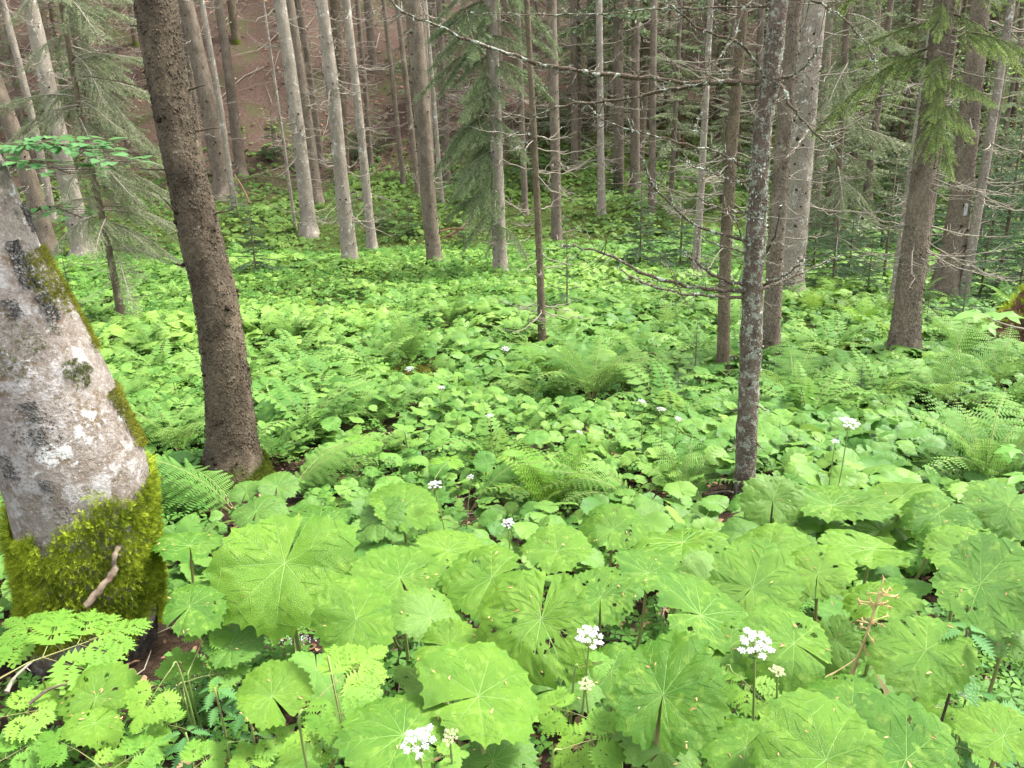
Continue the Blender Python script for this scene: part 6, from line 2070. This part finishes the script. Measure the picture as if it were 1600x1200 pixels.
def build_wood(beech):
    C, Rr, b, L = beech
    # stick resting on the moss of the beech
    pts = [(135, 946), (160, 915), (178, 893), (181, 862), (203, 842), (213, 830), (225, 808)]
    Ys = []
    for x, y in pts:
        h, a = surf_param(C, Rr, L, b, x, y)
        c = np.array([np.interp(h + 0.35, L, C[:, j]) for j in range(3)])
        R0 = float(np.interp(h + 0.35, L, Rr)) * (1 + 0.03 * math.exp(-h / 0.2)) + 0.085
        Ys.append(c[1] + R0 * math.sin(a))
    lying_wood('fallen_stick', 'crooked dry stick lying on the moss of the leaning beech', 'stick', pts, Ys, 12, 'stick', 3, 1)
    P = hit(1592, 548)
    mossy_lump('tree_stump', 'upturned mossy stump with red-brown roots at the side of the clearing', 'stump', P + np.array([0.25, 0.1, 0.0]), 0.62, 0.5, 0.66, 12, 2600, 'moss', 0.05, 'wood_red', 0.35, True)
    P = hit(1342, 570)
    mossy_lump('mossy_mound', 'low brown-green moss mound beside the sturdy brown spruce', 'mound', P, 0.27, 0.22, 0.2, 5, 1300, 'moss_dark', 0.035)
    P = hit(640, 592)
    mossy_lump('mossy_hummock', 'small brown moss hummock carrying the vase-shaped fern', 'mound', P, 0.26, 0.2, 0.13, 6, 900, 'moss_dark', 0.03)
    y = lambda px, py: hit(px, py)[1]
    lying_wood('fallen_log', 'rotten red-brown log end on the slope foot behind the thick trunk', 'log', [(676, 250), (690, 245), (704, 243)], [27.2, 26.8, 26.4], 9, 'wood_red', 4, 1)
    lying_wood('fallen_branch', 'reddish fallen branch propped beside the straw-coloured pole', 'branch', [(390, 318), (380, 295), (366, 272)], [20.5, 20.8, 21.2], 4, 'twig_red', 5, 3)
    lying_wood('fallen_branch', 'tangled red branch at the stream bank left of the drooping boughs', 'branch', [(693, 372), (712, 362), (728, 350), (738, 335)], [20.5, 20.6, 20.8, 21.0], 4, 'twig_red', 6, 5)
    lying_wood('fallen_branch', 'reddish branch lying over the stream right of the thick trunk', 'branch', [(688, 362), (706, 357), (730, 358)], [20.3, 20.5, 20.6], 3, 'twig_red', 16, 3)
    lying_wood('dead_branch', 'dark dead branch sticking up above the large pale fern', 'branch', [(1545, 690), (1570, 675), (1588, 662), (1612, 650)], [4.9, 4.85, 4.8, 4.7], 7, 'twig_dark', 7, 4)
    lying_wood('fallen_branch', 'thin forked twig lying at the foot of the sturdy brown spruce', 'branch', [(1380, 581), (1405, 580), (1430, 574), (1447, 568)], [8.9, 8.95, 9.0, 9.1], 3, 'twig_dark', 8, 2)
    lying_wood('dry_twig', 'dry forked brown twig lying at the lichen spruce foot', 'twig', [(1105, 772), (1135, 768), (1160, 775)], [y(1105, 772) - 0.10, y(1135, 768) - 0.10, y(1160, 775) - 0.10], 4, 'twig', 9, 14)
    lying_wood('dry_twig', 'thin leaning bare shoot between fern and dry twigs', 'twig', [(995, 800), (1015, 770), (1042, 735)], [3.9, 4.0, 4.05], 3, 'twig', 10, 2)
    lying_wood('dry_twig', 'short dark upright twig beside the tall umbel stem', 'twig', [(1327, 765), (1335, 745), (1342, 727)], [4.1, 4.1, 4.1], 3, 'twig_dark', 11, 1)
    lying_wood('dry_twig', 'grey curved twig on the bare soil below the beech', 'twig', [(10, 1082), (22, 1060), (48, 1035)], [1.78, 1.82, 1.86], 7, 'twig', 12, 2)
    lying_wood('dry_twig', 'brown twig across the soil under the big chervil leaf', 'twig', [(45, 1100), (75, 1078), (105, 1068)], [1.72, 1.76, 1.78], 6, 'twig_dark', 13, 1)
    lying_wood('fallen_branch', 'pale dead branch slanting in the ferns at the stump', 'branch', [(1375, 585), (1400, 600), (1440, 625)], [8.4, 8.2, 7.6], 3, 'twig', 14, 3)


# ================================================================== FAR SLOPE
def build_far():
    r = np.random.default_rng(101)
    cr = [crown_geo(9.0, 2.3, 400 + i, 0.0, 70, True).mesh('crown', [M['needle'], M['twig_dark']]) for i in range(3)]
    cg = [crown_geo(6.0, 1.6, 410 + i, 0.0, 44, True).mesh('crown', [M['needle_grey'], M['twig']]) for i in range(2)]
    tm = {}
    for k in range(4):
        n = 14
        z = np.linspace(-0.5, 17, n)
        P = np.stack([0.10 * np.sin(z * 0.3 + k), 0.1 * np.cos(z * 0.25 + k), z], -1)
        v, p = tube(P, np.linspace(0.17, 0.10, n), 9); ge = Geo(); ge.add(v, p)
        tm[k] = ge.mesh('trunk', M['bark_spruce' if k % 2 else 'bark_brown'])
    dm = []
    for k in range(4):
        ge = Geo()
        for i in range(110):
            h = r.uniform(0.8, 11); az = r.uniform(0, 6.28); s = r.uniform(0.6, 2.2)
            m = np.array(branch_matrix((0, 0, h), az, s, r.uniform(-0.3, 0.3), r.uniform(-0.1, 0.4), 1.9 / max(s, 0.6)))
            V, Q, T = DEAD[i % 8].arr(); ge.add(V @ m[:3, :3].T + m[:3, 3], Q)
        dm.append(ge.mesh('dead_branches', M['twig']))
    pts = []
    tr = 0
    while len(pts) < 112 and tr < 9000:
        tr += 1
        y = r.uniform(27, 56); x = r.uniform(-0.78, 0.85) * y
        if any((x - a) ** 2 + (y - c) ** 2 < 1.6 ** 2 for a, c in pts): continue
        pts.append((x, y))
    for i, (x, y) in enumerate(pts):
        P = np.array([x, y, float(g(x, y))])
        where = 'on the brown slope' if x < 0.05 * y else 'in the green depth of the wood'
        t = thing('far_spruce_tree', 'slim far spruce, one of many ' + where, 'tree', P, 'spruces on the far slope')
        s = r.uniform(0.7, 1.25)
        rot = Matrix.Rotation(r.uniform(0, 6.28), 4, 'Z') @ Matrix.Rotation(r.normal() * 0.02, 4, 'X')
        part('trunk', tm[i % 4], t, rot @ Matrix.Diagonal((s, s, 1, 1)))
        o = part('dead_branches', dm[i % 4], t, rot @ Matrix.Diagonal((s, s, 1, 1)))
        o['kind'] = 'stuff'
        lowz = r.uniform(5.5, 8.5) if x < 0.05 * y else r.uniform(2.0, 5.0)
        if y > 38 and r.uniform() < 0.4: lowz = r.uniform(1.0, 4)
        if i % 2 == 0 or (x > 0.05 * y and i % 3): part('crown', (cr[i % 3] if i % 4 else cg[i % 2]), t, Matrix.Translation((0, 0, lowz)) @ rot)
    # young growth scattered on the slope
    yc = [crown_geo(1.6, 0.55, 430 + i, 0.05, 40, False, 0.2).mesh('crown', [M['needle_grey'], M['twig']]) for i in range(2)]
    for i in range(44):
        y = r.uniform(31, 50); x = r.uniform(-0.75, 0.7) * y
        P = np.array([x, y, float(g(x, y))])
        t = thing('slope_seedling', 'small grey-green spruce growing on the far slope among bare trunks', 'young tree', P, 'young growth on the far slope')
        s = r.uniform(0.7, 2.0)
        part('crown', yc[i % 2], t, Matrix.Rotation(r.uniform(0, 6.28), 4, 'Z') @ Matrix.Diagonal((s, s, s, 1)))
    # thicket spruces, grey-green, behind the clearing
    pts = [(1330, 330), (1250, 250), (1060, 250), (1130, 320), (1440, 330), (1550, 330), (1390, 260), (1010, 200), (1600, 260), (200, 250), (110, 180), (870, 240), (950, 210), (1180, 220), (1500, 230), (60, 300), (1290, 390), (1345, 400), (1400, 300), (1530, 390), (1590, 300), (1320, 280), (1250, 360), (1050, 330), (1470, 280), (1150, 260), (760, 200), (840, 190), (900, 180), (980, 170), (1040, 180), (700, 190), (1120, 190), (1220, 200), (650, 170)]
    for i, (px, py) in enumerate(pts):
        P = hit(px, py)
        t = thing('far_spruce_tree', 'grey-green spruce of the thicket behind the clearing', 'tree', P, 'grey-green thicket spruces')
        s = r.uniform(0.75, 1.1)
        rot = Matrix.Rotation(r.uniform(0, 6.28), 4, 'Z')
        part('trunk', tm[i % 4], t, rot @ Matrix.Diagonal((0.5, 0.5, 0.5, 1)))
        part('crown', cg[i % 2], t, Matrix.Translation((0, 0, 0.6)) @ rot @ Matrix.Diagonal((s, s, s, 1)))


import time as _time
_t = _time.time()
def _log(s):
    print('[build] %s %.1fs' % (s, _time.time() - _t), flush=True)


build_ground(); _log('ground')
build_trees(); _log('trees')
bee = build_beech(); _log('beech')
build_dark_spruce(); build_lichen_spruce(); _log('near spruces')
build_butterbur(); _log('butterbur')
build_carpets(); _log('carpets')
build_ferns(); _log('ferns')
build_herbs(); _log('herbs')
build_understory(); build_wood(bee); build_far(); _log('done')
SC.cycles.max_bounces = 8
SC.cycles.transmission_bounces = 6
SC.cycles.diffuse_bounces = 4
SC.cycles.use_denoising = True
